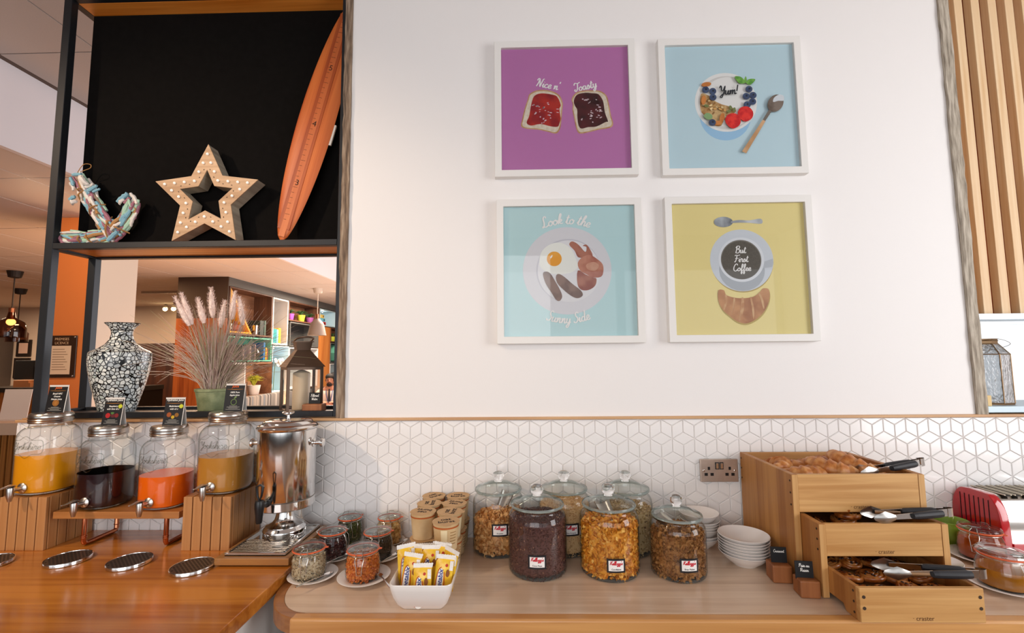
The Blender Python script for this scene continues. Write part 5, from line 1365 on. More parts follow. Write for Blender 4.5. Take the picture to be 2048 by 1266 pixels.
# ================================================================== FRAMED PRINTS
frame_w = mat('frame_white', 'eceae6', .4)
SZ = .597
class Art:
    """one framed print; q() turns the print's own layout grid into metres on its face"""
    def __init__(s, name, label, x, z, bg, cor):
        s.c = cor; s.n = 0
        s.r = thing(name, label, 'framed print', (x, 0, z-SZ))
        o = [(0, 0), (SZ, 0), (SZ, SZ), (0, SZ)]; w = .029; i = [(w, w), (SZ-w, w), (SZ-w, SZ-w), (w, SZ-w)]
        obj('frame', MB().ring(o, i, -.031, -.0005), frame_w, s.r, bevel=.0012, seg=1)
        s.p = obj('print', MB().box(w-.004, SZ-w+.004, -.0165, -.004, w-.004, SZ-w+.004), bg, s.r)
        obj('glazing', MB().box(w-.002, SZ-w+.002, -.0212, -.0205, w-.002, SZ-w+.002), thin_glass('picture_glass', 'fdfefe', 'e6eaea', .45), s.r)
    def q(s, x, y):
        (tlx, tly), (trx, try_), (brx, bry), (blx, bly) = s.c
        u = v = .5
        for _ in range(4):
            xl = tlx+(blx-tlx)*(1-v); xr = trx+(brx-trx)*(1-v); u = (x-xl)/(xr-xl)
            yt = tly+(try_-tly)*u; yb = bly+(bry-bly)*u; v = (yb-y)/(yb-yt)
        return (u*SZ, v*SZ)
    def sc(s): return SZ/((s.c[1][0]-s.c[0][0]+s.c[2][0]-s.c[3][0])/2)
    def y(s): s.n += 1; return -.0166-.00012*s.n
    def poly(s, nm, pts, m, smooth=3):
        P = [s.q(*p) for p in pts]
        if smooth: P = blob(P, smooth)
        y = s.y(); return obj(nm, MB().prism(P, y, y+.0003), m, s.p)
    def disc(s, nm, cx, cy, r, m, ry=None, n=48):
        c = s.q(cx, cy); k = s.sc(); y = s.y()
        return obj(nm, MB().prism(disc(c[0], c[1], r*k, n, (ry or r)*k), y, y+.0003), m, s.p)
    def ell(s, nm, cx, cy, a, b, rot, m, n=24):
        c = s.q(cx, cy); k = s.sc(); y = s.y(); P = []
        for i in range(n):
            t = 2*PI*i/n; x, z = a*k*math.cos(t), b*k*math.sin(t); P.append((c[0]+x*math.cos(rot)-z*math.sin(rot), c[1]+x*math.sin(rot)+z*math.cos(rot)))
        return obj(nm, MB().prism(P, y, y+.0003), m, s.p)
    def text(s, t, cx, cy, size, m, rot=0, arc=None, w=.085):
        c = s.q(cx, cy); k = s.sc()
        return obj('lettering', script(t, size*k, w, .15, (arc*k if arc else None), y=s.y()-.0001, center=c, rot=rot), m, s.p)
ink_w = mat('ink_white', 'f6f2f0', .6); ink_k = mat('ink_navy', '1c2028', .6)
def pm(n, c, alt=None, ns=60, rough=.5): return mat('print_'+n, c, rough, alt=alt, nscale=ns)

# --- toast
A = Art('framed_print', 'framed purple print of two slices of jam toast', -.106, 2.953, pm('purple', 'c074b0'), [(75, 105), (1222, 72), (1258, 1172), (80, 1195)])
L = [(352, 560), (365, 520), (420, 490), (490, 484), (560, 497), (615, 530), (640, 590), (636, 650), (630, 720), (618, 800), (585, 838), (520, 825), (440, 808), (340, 800), (296, 780), (306, 720), (325, 640)]
R_ = [(722, 600), (712, 560), (745, 510), (800, 490), (880, 486), (950, 492), (1000, 530), (1020, 600), (1036, 690), (1054, 755), (1030, 790), (940, 805), (860, 825), (780, 838), (752, 800), (735, 720), (720, 650)]
def shrink(P, k, dx=0, dy=0):
    cx = sum(p[0] for p in P)/len(P); cy = sum(p[1] for p in P)/len(P)
    return [(cx+(p[0]-cx)*k+dx, cy+(p[1]-cy)*k+dy) for p in P]
for P, jam, dx, dy, jm in ((L, 'jam_red', 18, -6, pm('jam_red', '8e1420', 'b82a22', 26, .15)), (R_, 'jam_dark', -2, -8, pm('jam_dark', '2e0a12', '541820', 26, .15))):
    A.poly('toast', P, pm('crust', 'b98452', 'd2a878', 40)); A.poly('toast', shrink(P, .94), pm('bread', 'e6d8c6', 'd8c4ae', 90))
    rnd = random.Random(len(jam)); J_ = []
    for x, y in shrink(P, .80, dx, dy): J_.append((x+rnd.uniform(-14, 14), y+rnd.uniform(-14, 14)))
    A.poly(jam, J_, jm)
    hl = MB(); cx = sum(p[0] for p in J_)/len(J_); cy = sum(p[1] for p in J_)/len(J_)
    y = A.y(); k = A.sc()
    for i in range(26):
        a = rnd.uniform(0, 6.3); q = math.sqrt(rnd.random())*112; c = A.q(cx+q*math.cos(a), cy+q*math.sin(a)*.95)
        s1, s2, t0 = rnd.uniform(5, 15)*k, rnd.uniform(2.5, 6)*k, rnd.uniform(-.6, .9)
        hl.prism([(c[0]+s1*math.cos(2*PI*j/8)*math.cos(t0)-s2*math.sin(2*PI*j/8)*math.sin(t0), c[1]+s1*math.cos(2*PI*j/8)*math.sin(t0)+s2*math.sin(2*PI*j/8)*math.cos(t0)) for j in range(8)], y, y+.0002)
    obj('jam_highlights', hl, pm('gloss', 'dcc6cc'), A.p)['kind'] = 'stuff'
A.text("Nice n'", 510, 470, 72, ink_w, -.21); A.text('Toasty', 828, 480, 72, ink_w, .21)

# --- yoghurt bowl
A = Art('framed_print', 'framed pale blue print of a yoghurt and fruit bowl with a spoon', .588, 2.947, pm('sky', 'c4dfea'), [(62, 72), (1260, 45), (1338, 1212), (118, 1228)])
A.disc('bowl_shadow', 650, 720, 215, pm('sky2', '9cc8ea')); A.disc('bowl', 655, 602, 262, pm('bowl_w', 'f0eeec')); A.disc('bowl_inside', 658, 606, 238, pm('bowl_in', 'd9d5d2')); A.disc('yoghurt', 675, 600, 222, pm('yog', 'efecea'))
gran = pm('granola', 'a8743a', 'd6b27c', 34)
A.poly('granola', [(445, 530), (500, 540), (560, 590), (620, 620), (690, 640), (740, 670), (720, 700), (650, 720), (620, 800), (560, 800), (510, 740), (450, 690), (436, 610)], gran)
rnd = random.Random(4)
for i in range(46):
    t = rnd.random(); cx = 455+t*215+rnd.uniform(-10, 10); cy = 580+t*130+rnd.uniform(-30, 60)
    A.ell('granola_piece', cx, cy, rnd.uniform(10, 17), rnd.uniform(6, 10), rnd.uniform(0, 3), (pm('oat1', 'c89a5a'), pm('oat2', 'e2c690'), pm('oat3', '8e6430'))[i % 3], 10)
for cx, cy, r0 in ((484, 455, .15), (462, 590, 1.4), (618, 740, 1.3), (580, 785, .1)): A.ell('almond', cx, cy, 42, 20, r0, pm('almond', 'a8622a', 'c07a3c', 30))
for cx, cy in ((690, 655), (675, 685), (718, 672), (485, 640)): A.ell('pumpkin_seed', cx, cy, 20, 12, rnd.uniform(0, 3), pm('pseed', '6a7444'))
for cx, cy in ((478, 502), (538, 515), (540, 567), (842, 498), (876, 551), (818, 560), (872, 606), (826, 632), (535, 783)):
    A.disc('blueberry', cx, cy, 29, pm('blueb', '2c3a58', '40506e', 60)); A.disc('blueberry_crown', cx+3, cy-4, 9, pm('blueb2', '18202e'))
for cx, cy in ((708, 770), (812, 712)): A.poly('raspberry', [(cx-66, cy-10), (cx-40, cy-55), (cx+20, cy-62), (cx+62, cy-20), (cx+55, cy+35), (cx, cy+65), (cx-48, cy+35)], pm('rasp', 'b8141c', 'd83028', 45))
grn = pm('mint', '4e8a34', '74aa4c', 50)
A.poly('mint_leaf', [(720, 392), (770, 395), (805, 430), (800, 452), (760, 450), (735, 425)], grn); A.poly('mint_leaf', [(815, 445), (840, 415), (890, 415), (880, 440), (845, 465)], grn); A.poly('mint_leaf', [(800, 420), (812, 390), (820, 420), (812, 450)], grn); A.poly('mint_leaf', [(460, 728), (490, 702), (530, 720), (530, 752), (490, 758)], pm('mint2', '7a9a6a'))
A.text('Yum!', 668, 545, 80, ink_k, .04)
A.ell('spoon_bowl', 1062, 622, 82, 62, 1.0, pm('spoon_d', '574a40', '766a60', 20)); A.poly('spoon_bowl', [(1042, 612), (1050, 575), (1090, 550), (1128, 560), (1130, 600), (1085, 602)], pm('spoon_l', 'c4ccd2'))
A.poly('spoon_neck', [(1005, 680), (1030, 690), (975, 775), (955, 762)], pm('spoon_n', '6a625a'), 0); A.poly('spoon_handle', [(955, 762), (978, 775), (818, 1045), (783, 1028)], pm('spoon_h', 'b0865c', 'c8a078', 14), 0)

# --- fried breakfast
A = Art('framed_print', 'framed turquoise print of a fried breakfast plate', -.101, 2.258, pm('aqua', 'bedfe3'), [(45, 75), (1200, 50), (1238, 1210), (52, 1228)])
A.disc('plate', 615, 640, 356, pm('plate', 'dcdae0')); A.disc('plate_well', 625, 640, 258, pm('plate_edge', 'c8c6d0')); A.disc('plate_well', 630, 645, 252, pm('plate_in', 'e4e2e6'))
A.poly('egg_white', [(392, 560), (410, 490), (460, 440), (530, 415), (600, 430), (655, 480), (690, 560), (702, 610), (660, 650), (590, 668), (510, 668), (440, 645), (400, 610)], pm('eggw', 'f0f0ea'))
A.disc('egg_yolk', 512, 547, 60, pm('yolk', 'eda02e', 'f2b450', 14)); A.ell('yolk_gleam', 488, 530, 16, 6, 1.0, ink_w)
bac = pm('bacon', 'a8604e', 'c48670', 16); bac2 = pm('bacon2', '8e4636', 'b0705c', 20)
A.poly('bacon', [(632, 432), (655, 404), (705, 430), (760, 490), (770, 450), (740, 440), (770, 430), (800, 470), (820, 520), (800, 560), (740, 540), (700, 530), (675, 480)], bac2)
A.poly('bacon', [(700, 580), (740, 530), (800, 515), (860, 550), (900, 590), (905, 650), (885, 690), (820, 695), (770, 670), (720, 640)], bac); A.poly('bacon', [(700, 640), (760, 670), (820, 695), (850, 705), (840, 760), (790, 795), (730, 795), (698, 750)], bac2)
A.poly('bacon_fat', [(770, 590), (830, 570), (870, 600), (840, 640), (780, 630)], pm('fat', 'd6a890', 'c89078', 20))
sau = pm('sausage', '6e5248', '8c6e62', 22)
A.poly('sausage', [(420, 670), (445, 650), (480, 665), (515, 720), (560, 800), (575, 850), (555, 884), (525, 875), (490, 820), (445, 750)], sau); A.poly('sausage', [(525, 690), (545, 668), (590, 690), (660, 750), (725, 800), (740, 840), (700, 862), (650, 845), (580, 790), (535, 740)], sau)
A.text('Look to the', 605, 262, 86, ink_w, 0, 520); A.text('Sunny Side', 622, 1060, 82, ink_w, 0, -520)

# --- coffee cup face
A = Art('framed_print', 'framed yellow print of a coffee cup above a croissant', .591, 2.258, pm('yellow', 'f0dc94'), [(78, 50), (1235, 35), (1303, 1198), (125, 1212)])
A.disc('saucer_shadow', 702, 572, 246, pm('yel2', 'b89c50')); A.disc('saucer', 700, 558, 250, pm('sauc', 'd2d6de')); A.ell('cup_shadow', 702, 640, 180, 165, 0, pm('cshadow', 'aeb2ba')); A.poly('cup_handle', [(860, 575), (945, 545), (950, 580), (940, 612), (860, 625)], pm('cuph', 'bcc0c8'), 0)
A.disc('cup', 697, 553, 180, pm('cup', 'e2e4ea')); A.disc('cup_inside', 695, 553, 160, pm('cup_in', '7c766e')); A.disc('coffee', 695, 556, 154, pm('coffee', '544c42', '5c544a', 200))
A.text('But', 690, 500, 56, ink_w); A.text('First', 695, 572, 56, ink_w); A.text('Coffee', 702, 644, 56, ink_w)
A.ell('spoon_bowl', 555, 248, 76, 43, 0, pm('spn', '6a6e74', 'b8bcc2', 12)); A.poly('spoon_handle', [(620, 242), (680, 232), (760, 235), (850, 222), (858, 262), (760, 256), (680, 254), (620, 256)], pm('spn2', '9ea0a6', 'd0d2d6', 12))
cr = [(515, 800), (560, 800), (575, 835), (640, 858), (720, 862), (790, 850), (840, 815), (865, 785), (910, 790), (918, 850), (900, 920), (860, 985), (800, 1035), (730, 1062), (660, 1045), (600, 1000), (550, 955), (515, 885)]
A.poly('croissant_shadow', [(x+4, y+12) for x, y in cr], pm('yel3', 'c0a454')); A.poly('croissant', cr, pm('crs', 'a8683a', 'cc905c', 16))
for x0, y0, x1, y1, w in ((575, 840, 560, 950, 16), (640, 862, 620, 990, 14), (705, 865, 680, 1040, 22), (770, 860, 790, 1020, 14), (835, 825, 870, 940, 16)):
    A.poly('croissant_fold', [(x0-w*.4, y0), (x0+w*.4, y0), ((x0+x1)/2+w, (y0+y1)/2), (x1+w*.3, y1), (x1-w*.3, y1), ((x0+x1)/2-w*.2, (y0+y1)/2)], pm('crs2', 'd8aa7a', 'c08452', 30))

# ================================================================== LOUNGE BEYOND THE SHELVING
orange_p = mat('orange_paint', 'd67a3c', .7); grey_p = mat('grey_paint', 'c6bcb2', .8)
col = struct(obj('column', MB().box(-4.22, -3.83, 2.1, 2.56, 0, 2.901), grey_p), 'pale column with an orange front')
obj('orange_facing', MB().box(-4.22, -3.832, 2.094, 2.1, 0, 2.9), orange_p, col)
nb = thing('notice_board', 'dark glass board with the premises licence on the orange column', 'notice board', (-4.055, 2.092, 1.645))
obj('board', MB().box(-.132, .132, -.012, -.004, -.185, .185), mat('board_brown', '38261c', .15), nb, bevel=.002)
obj('sheet', MB().box(-.088, .088, -.0135, -.012, -.155, .095), mat('paper', 'e0c4a8', .6), nb)
word(nb, 'PREMISES', .032, mat('ink_cream', 'd8b088', .6), (0, -.0135, .152)); word(nb, 'LICENCE', .032, mat('ink_cream', 'd8b088', .6), (0, -.0135, .118))
ln = MB()
for i in range(9): ln.box(-.075, .03+.015*(i % 3), -.0142, -.0134, .06-.022*i, .066-.022*i)
obj('printed_lines', ln, mat('ink_tan', '9a7a60', .7), nb)['kind'] = 'stuff'
for x in (-.118, .118):
    for z in (-.17, .17): obj('stud', MB().lathe([(.008, 0), (.008, .006), (.004, .009)], 12, (x, -.012, z), ax=Matrix.Rotation(PI/2, 3, 'X')), steel, nb)

# ---- reception counters
rib = wood('reed_slat', '8a5220', 'b87a3a', 'z', .5)
def slat_desk(name, label, x0, x1, y0, y1, zt, ledge_m, fascia, sx0, sx1, pitch):
    r = thing(name, label, 'counter', (x0, y0, 0))
    obj('carcass', MB().box(0, x1-x0, .02, y1-y0, 0, zt-.04), dark_gap, r)
    obj('counter_top', MB().box(-.02, x1-x0+.02, -.04, y1-y0, zt-.04-fascia, zt), ledge_m, r, bevel=.004)
    me = MB().box(-pitch*.36, pitch*.36, 0, .02, .05, zt-.04-fascia).mesh('slat'); me.materials.append(rib)
    x = sx0
    while x < sx1: obj('slat', me, None, r, (x-x0, 0, 0)); x += pitch
    return r
slat_desk('reception_desk', 'near reception desk with a pale ledge and reeded wood front', -5.0, -3.35, 1.55, 2.0, 1.15, mat('ledge_pale', 'd8b69a', .5), .05, -4.4, -3.36, .05)
slat_desk('reception_desk', 'far reception desk with a black top and reeded wood front', -10.6, -7.4, 6.8, 7.5, 1.1, mat('top_black', '221c18', .3), .05, -10.2, -9.0, .07)
mc = thing('menu_stand', 'blank white menu card standing on the near reception desk', 'menu card', (-3.97, 1.66, 1.15))
obj('card', MB().box(-.11, .11, -.002, .002, 0, .24), mat('menu_white', 'dccac0', .6), mc, (0, 0, 0), (-.12, 0, 0))
obj('base', MB().box(-.11, .11, -.03, .05, 0, .006), mat('menu_white', 'dccac0', .6), mc)
# things at the far desk
tl_ = thing('desk_screen', 'dark screen on a bent arm at the far desk', 'screen', (-9.55, 7.1, 1.1))
obj('arm', MB().tube([(.1, 0, 0), (.1, 0, .16), (-.12, 0, .42)], .035, 8), blk, tl_); obj('panel', MB().box(-.55, -.15, -.02, .02, .14, .52), blk, tl_, bevel=.01); obj('base', MB().box(-.02, .24, -.12, .12, 0, .03), blk, tl_)
tag(obj('leaflet_box', MB().box(0, .3, 0, .2, 0, .13).box(.3, .34, 0, .2, 0, .08), mat('leaflet', 'b4764a', .6), None, (-9.95, 6.95, 1.1)), 'tan leaflet holder standing on the far desk', 'leaflet holder')
for lab, x0, x1, z0, z1, cc in (('dark framed notice on the beige far wall', -12.22, -11.86, 1.72, 2.12, 'c8a898'), ('dark framed notice low on the beige far wall', -12.25, -11.86, 1.2, 1.68, '3a3028')):
    r = thing('framed_notice', lab, 'framed notice', ((x0+x1)/2, 8.99, z0))
    obj('frame', MB().box(-(x1-x0)/2, (x1-x0)/2, -.03, 0, 0, z1-z0), mat('frame_dark', '231a16', .4), r, bevel=.004)
    obj('sheet', MB().box(-(x1-x0)/2+.07, (x1-x0)/2-.07, -.034, -.03, .07, z1-z0-.08), mat('sheet_'+cc, cc, .5), r)
tc_ = thing('tall_cabinet', 'tall dark grey cabinet against the beige far wall', 'cabinet', (-13.2, 8.3, 0))
obj('body', MB().box(0, .92, 0, .65, 0, 2.2), mat('cab_dark', '4a403a', .6), tc_, bevel=.01); obj('door', MB().box(.02, .9, -.02, 0, .05, 2.15), mat('cab_dark2', '544842', .6), tc_)

# ---- pendant lamps
def pendant(name, label, x, y, zc, ztop, prof, m, bulb_z, bulb=True, cable='241a14', power=8):
    r = thing(name, label, 'pendant lamp', (x, y, zc))
    obj('cable', MB().tube([(0, 0, prof[-1][1]), (0, 0, ztop-zc)], .008, 8), mat('cable_'+cable, cable, .6), r)
    obj('ceiling_rose', MB().lathe([(.04, ztop-zc-.1), (.07, ztop-zc-.09), (.09, ztop-zc)], 20), mat('rose_'+cable, cable, .6), r)
    obj('shade', MB().lathe(prof, 36, cap=False), m, r, smooth=True)
    if bulb:
        obj('bulb', MB().ball((0, 0, bulb_z), .05, 14), mat('lit_bulb', 'ffe2b0', .4, emit='ffc070', estr=9), r, smooth=True)
        obj('lamp_holder', MB().lathe([(.03, bulb_z+.03), (.035, prof[-1][1]+.06)], 14), mat('copper', 'c8805c', .22, 1), r)
    return r
smoke = thin_glass('smoked_glass', 'b08a74', '5a3a2c')
pendant('pendant_lamp', 'smoked glass dome pendant lamp with a copper top', -7.3, 4.5, 1.945, 2.9, [(.165, 0), (.17, .05), (.165, .16), (.14, .22), (.08, .26), (.05, .28), (.035, .36)], smoke, .22)
pendant('pendant_lamp', 'dark small pendant lamp on a thin cable behind the glass one', -9.0, 6.1, 1.95, 2.9, [(.15, 0), (.15, .15), (.08, .24), (.03, .3)], smoke, .16, False)
pendant('pendant_lamp', 'grey cone pendant lamp with a white inside near the shelves', -3.77, 6.47, 2.03, 2.9, [(.165, 0), (.16, .01), (.12, .2), (.1, .24), (.03, .31), (.012, .33)], mat('cone_grey', '8c807a', .5), .06, True, 'c8bcb0')
sd_ = thing('smoke_detector', 'small cream smoke detector on the lounge ceiling', 'detector', (-3.55, 7.0, 2.9))
obj('base', MB().lathe([(.07, -.02), (.07, 0)], 20), mat('cream_plastic', 'd8c49a', .5), sd_); obj('head', MB().lathe([(.03, -.08), (.05, -.07), (.055, -.02)], 20), mat('cream_plastic', 'd8c49a', .5), sd_)
for i in range(3):
    r = thing('spot_lamp', 'small lit round spot lamp above the far wall', 'spot lamp', (-8.31+.2*i, 8.6, 2.80), 0, 'row of three spot lamps')
    obj('housing', MB().lathe([(.05, .0), (.055, .03), (.02, .1)], 16), steel, r); obj('lens', MB().ball((0, -.02, -.015), .048, 12), mat('spot_lens', 'ffffff', .4, emit='ffdca0', estr=14), r, smooth=True)
tr_ = thing('track_light', 'slim dark ceiling track with a tilted lamp', 'track light', (-6.6, 6.6, 2.86))
obj('rail', MB().box(-.6, .35, -.02, .02, 0, .04), steel, tr_); obj('lamp', MB().tube([(.1, 0, 0), (.14, 0, -.09), (.04, 0, -.2)], .03, 10), mat('lamp_tan', '8a6a4c', .5), tr_)

# ---- far wall door and panel
dr = struct(obj('door_1', MB().box(-9.3, -8.3, 8.96, 9.0, 0, 2.0), wood('dark_door', '3a2016', '56301e', 'z', .4)), 'dark wooden door in the beige far wall')
struct(obj('door_2', MB().box(-8.2, -7.4, 8.96, 9.0, 0, 2.05), mat('door_pale', 'a8886c', .6)), 'pale door in the beige far wall')

# ---- shelving wall (runs away from the camera at x = -4.6)
XF = -4.6
dgrey = mat('shelf_grey', '565654', .6)
walnut = wood('walnut', '6e4a34', '94694c', 'y', .55); walnut_d = wood('walnut_d', '4c3022', '6a4632', 'z', .55)
sw_ = thing('display_wall', 'dark grey display wall of coloured box shelves', 'shelving', (XF, 5.15, 0))
obj('carcass', MB().box(-.8, -.34, .02, 6.2, 0, 2.9), dgrey, sw_)
obj('end_panel', MB().box(-.8, .0, 0, .02, 2.25, 2.9), mat('end_brown', '3c2c22', .6), sw_)
obj('end_door', MB().box(-.8, .0, 0, .02, 0, 2.25), wood('end_wood', '7c3c18', 'a45a2a', 'z', .4), sw_)
obj('top_fascia', MB().box(-.34, .0, .02, 6.2, 2.76, 2.9), dgrey, sw_)
obj('lower_fascia', MB().box(-.34, -.02, .02, 6.2, 0, .95), dgrey, sw_)
def cell(y0, y1, z0, z1, back, frame, fw=.02, nm='box_shelf'):
    y0 -= 5.15; y1 -= 5.15
    b = obj(nm, MB().ring([(y0, z0), (y1, z0), (y1, z1), (y0, z1)], [(y0+fw, z0+fw), (y1-fw, z0+fw), (y1-fw, z1-fw), (y0+fw, z1-fw)], -.34, .0, 'x'), frame, sw_)
    obj('back', MB().box(-.34, -.335, y0+fw, y1-fw, z0+fw, z1-fw), back, b)
    return b
wht = mat('frame_grey_white', 'c9c6c4', .5); mint = mat('mint_paint', '62a890', .5); ice = mat('ice_paint', 'b4ccd2', .5); teal = mat('pale_grey', '8f9390', .6)
cell(5.2, 6.45, 2.0, 2.765, walnut, walnut_d, .025); cell(6.47, 7.03, 1.87, 2.75, mat('cell_grey', '7a7672', .6), wht, .03)
cell(7.05, 8.42, 2.36, 2.76, walnut, walnut_d, .025); cell(8.44, 9.34, 2.36, 2.745, ice, ice); cell(9.36, 9.95, 2.36, 2.745, mat('warm_cell', 'c8a080', .6), wht)
cell(5.2, 6.46, 1.565, 1.975, mint, mint, .022); cell(5.2, 5.70, .95, 1.55, mat('cell_grey', '7a7672', .6), wht, .03, 'grey_door'); cell(5.71, 6.52, .95, 1.55, wood('light_walnut', 'a87850', 'c89a70', 'y', .5), walnut, .03)
cell(6.5, 7.1, .98, 1.85, ice, ice); cell(7.12, 8.4, 1.85, 2.34, mat('cell_dark', '3c3c3c', .6), dgrey); cell(7.12, 8.4, 1.0, 1.83, teal, wht)
obj('wood_panel', MB().box(-.34, -.005, 8.42-5.15, 9.05-5.15, .95, 2.34), wood('orange_panel', 'a8622a', 'c8803e', 'z', .5), sw_)
cell(9.07, 10.2, 2.0, 2.34, walnut, walnut_d); cell(9.07, 10.2, 1.5, 1.98, mint, dgrey); cell(9.07, 10.2, 1.0, 1.48, ice, wht)
hexr = [(9.62-5.15+.33*math.cos(k*PI/3), 1.74+.22*math.sin(k*PI/3)) for k in range(6)]
obj('hexagon_frame', MB().ring(hexr, [(9.62-5.15+(p[0]-(9.62-5.15))*.9, 1.74+(p[1]-1.74)*.9) for p in hexr], -.3, .005, 'x'), mint, sw_)
yel = mat('yellow_paint', 'dc9a1a', .5)
ty = lambda P: [(p[0]-5.15, p[1]) for p in P]
obj('yellow_triangle', MB().ring(ty([(5.23, 2.03), (5.83, 2.03), (5.23, 2.73)]), ty([(5.255, 2.055), (5.765, 2.055), (5.255, 2.65)]), -.33, .0, 'x'), yel, sw_)
obj('yellow_back', MB().prism(ty([(5.25, 2.05), (5.8, 2.05), (5.25, 2.7)]), -.334, -.328, 'x'), yel, sw_)
for y, z, e, c in ((6.1, 1.5, 3.0, (1, .7, .45)), (6.8, 1.8, 2.0, (.9, .95, 1)), (8.9, 2.7, 2.2, (.9, .95, 1)), (9.65, 2.7, 1.6, (1, .75, .5))):
    light('shelf_downlight', 'POINT', (XF-.15, y, z), e, c, radius=.03)
    obj('downlight', MB().lathe([(.025, z-.0), (.025, z+.02)], 12, (-.15, y-5.15, 0)), steel, sw_)

def tagm(name, mb, m, loc, lab, cat, rot=(0, 0, 0), group=None, smooth=False, bevel=0): return tag(obj(name, mb, m, None, loc, rot, smooth=smooth, bevel=bevel), lab, cat, group)
def book(y, z, w, h, d, c, lab, group=None, lean=0):
    r = thing('book', lab, 'book', (XF-.03, y, z), (lean, 0, 0), group)
    obj('cover', MB().box(-d, 0, 0, w, 0, h), mat('book_'+c, c, .6), r, bevel=.003, seg=1)
    obj('pages', MB().box(-d-.002, -.01, .004, w-.004, h-.001, h+.001), mat('pages', 'd8d0c0', .8), r)
yb = 5.62; rb = random.Random(21)
while yb < 6.0:
    w = rb.uniform(.028, .05); book(yb, 1.588, w-.003, rb.uniform(.22, .27), .2, rb.choice(['3a3034', '5a4a48', '2c3038', '7a6a64', '3e3a44']), 'dark book in the row on the mint shelf', 'dark books on the mint shelf'); yb += w
tagm('round_vase', MB().lathe([(.05, 0), (.1, .04), (.125, .11), (.1, .18), (.05, .22), (.035, .25), (.04, .27)], 28), mat('vase_gloss', '141212', .1), (XF-.14, 6.13, 1.588), 'round black glossy vase on the mint shelf', 'vase', smooth=True)
book(6.26, 1.588, .05, .31, .22, '2a6aa0', 'tall blue book on the mint shelf'); book(6.33, 1.588, .035, .22, .2, 'c8922c', 'mustard yellow book on the mint shelf'); book(6.375, 1.588, .03, .21, .2, '8a4a2c', 'russet book on the mint shelf')
book(6.55, 1.9, .12, .27, .2, '2a7c80', 'wide teal book in the pale framed cell'); book(6.68, 1.9, .06, .26, .2, '6ab0c8', 'light blue book in the pale framed cell'); book(6.75, 1.9, .08, .29, .2, 'd8a82c', 'yellow book in the pale framed cell')
book(6.12, 2.026, .12, .26, .2, '2c3430', 'broad dark book in the walnut cell'); book(6.26, 2.026, .05, .27, .2, '3e5248', 'dark green book in the walnut cell')
tagm('steel_tumbler', MB().lathe([(.05, 0), (.055, .01), (.065, .16), (.068, .165), (.06, .16), (.05, .02)], 24), chrome, (XF-.06, 6.02, 2.026), 'steel tumbler beside the yellow triangle', 'tumbler', smooth=True)
tp_ = tagm('clay_pot', MB().lathe([(.06, 0), (.095, .03), (.1, .08), (.09, .1), (.03, .13), (.02, .16), (.025, .17)], 24), mat('clay', '8a4a34', .6), (XF-.12, 5.55, 2.06), 'round brown clay pot inside the yellow triangle', 'pot', smooth=True)
tagm('white_figurine', MB().ball((0, 0, .05), .05, 12, (1, 1.2, 1)).ball((0, .05, .11), .03, 10).tube([(0, -.03, .06), (0, -.07, .1), (0, -.05, .13)], .012, 6), mat('figurine', 'e4dcd6', .4), (XF-.1, 5.34, 2.055), 'small white figurine inside the yellow triangle', 'figurine', smooth=True)
# orchid, potted grasses, fern, cactus
def tuft(mb, n, h, spr, seed, w=.006):
    rnd = random.Random(seed)
    for i in range(n):
        a = rnd.uniform(0, 6.3); l = rnd.uniform(.3, 1)*spr; hh = h*rnd.uniform(.6, 1)
        p = [Vector((0, 0, 0)), Vector((math.cos(a)*l*.4, math.sin(a)*l*.4, hh*.7)), Vector((math.cos(a)*l, math.sin(a)*l, hh*(1-.4*l/spr)))]
        mb.tube(p, [w, w*.8, w*.2], 3, caps=False)
    return mb
def plant(name, lab, loc, potc, R, h, leafc, n, lh, spr, seed, group=None):
    r = thing(name, lab, 'potted plant', loc, 0, group)
    obj('pot', MB().lathe([(R*.7, 0), (R*.75, .005), (R, h), (R*.92, h), (R*.88, h*.9), (.001, h*.88)], 24), mat('pot_'+potc, potc, .4), r, smooth=True, ang=50)
    obj('leaves', tuft(MB(), n, lh, spr, seed), mat('leaf_'+leafc, leafc, .6, noise=.3, nscale=30), r, (0, 0, h*.85))['kind'] = 'stuff'
plant('potted_grass', 'small green plant in a purple pot near the white cell', (XF-.1, 7.3, 2.386), '9a4aa0', .075, .13, '34542c', 90, .14, .12, 1)
plant('potted_grass', 'small green plant in a lime yellow pot', (XF-.1, 7.75, 2.386), 'b8b83a', .085, .14, '34542c', 110, .15, .16, 2)
plant('potted_grass', 'small green plant in a purple pot under the pendant lamp', (XF-.1, 8.15, 2.386), '8a4a86', .085, .12, '34542c', 90, .14, .15, 3)
plant('potted_fern', 'yellow-green fern in a white pot on the lit walnut shelf', (XF-.12, 6.15, .98), 'e8e2da', .11, .17, 'a8a828', 150, .26, .17, 4)
plant('potted_grass', 'small plant in a lime pot beside the wooden panel', (XF-.1, 9.4, 2.02), 'b8c03a', .07, .12, '34542c', 60, .13, .1, 6)
plant('potted_succulent', 'dark green succulent in a white pot in the ice blue cell', (XF-.1, 6.62, 1.0), 'e4e0dc', .05, .14, '3c5a34', 50, .14, .05, 5)
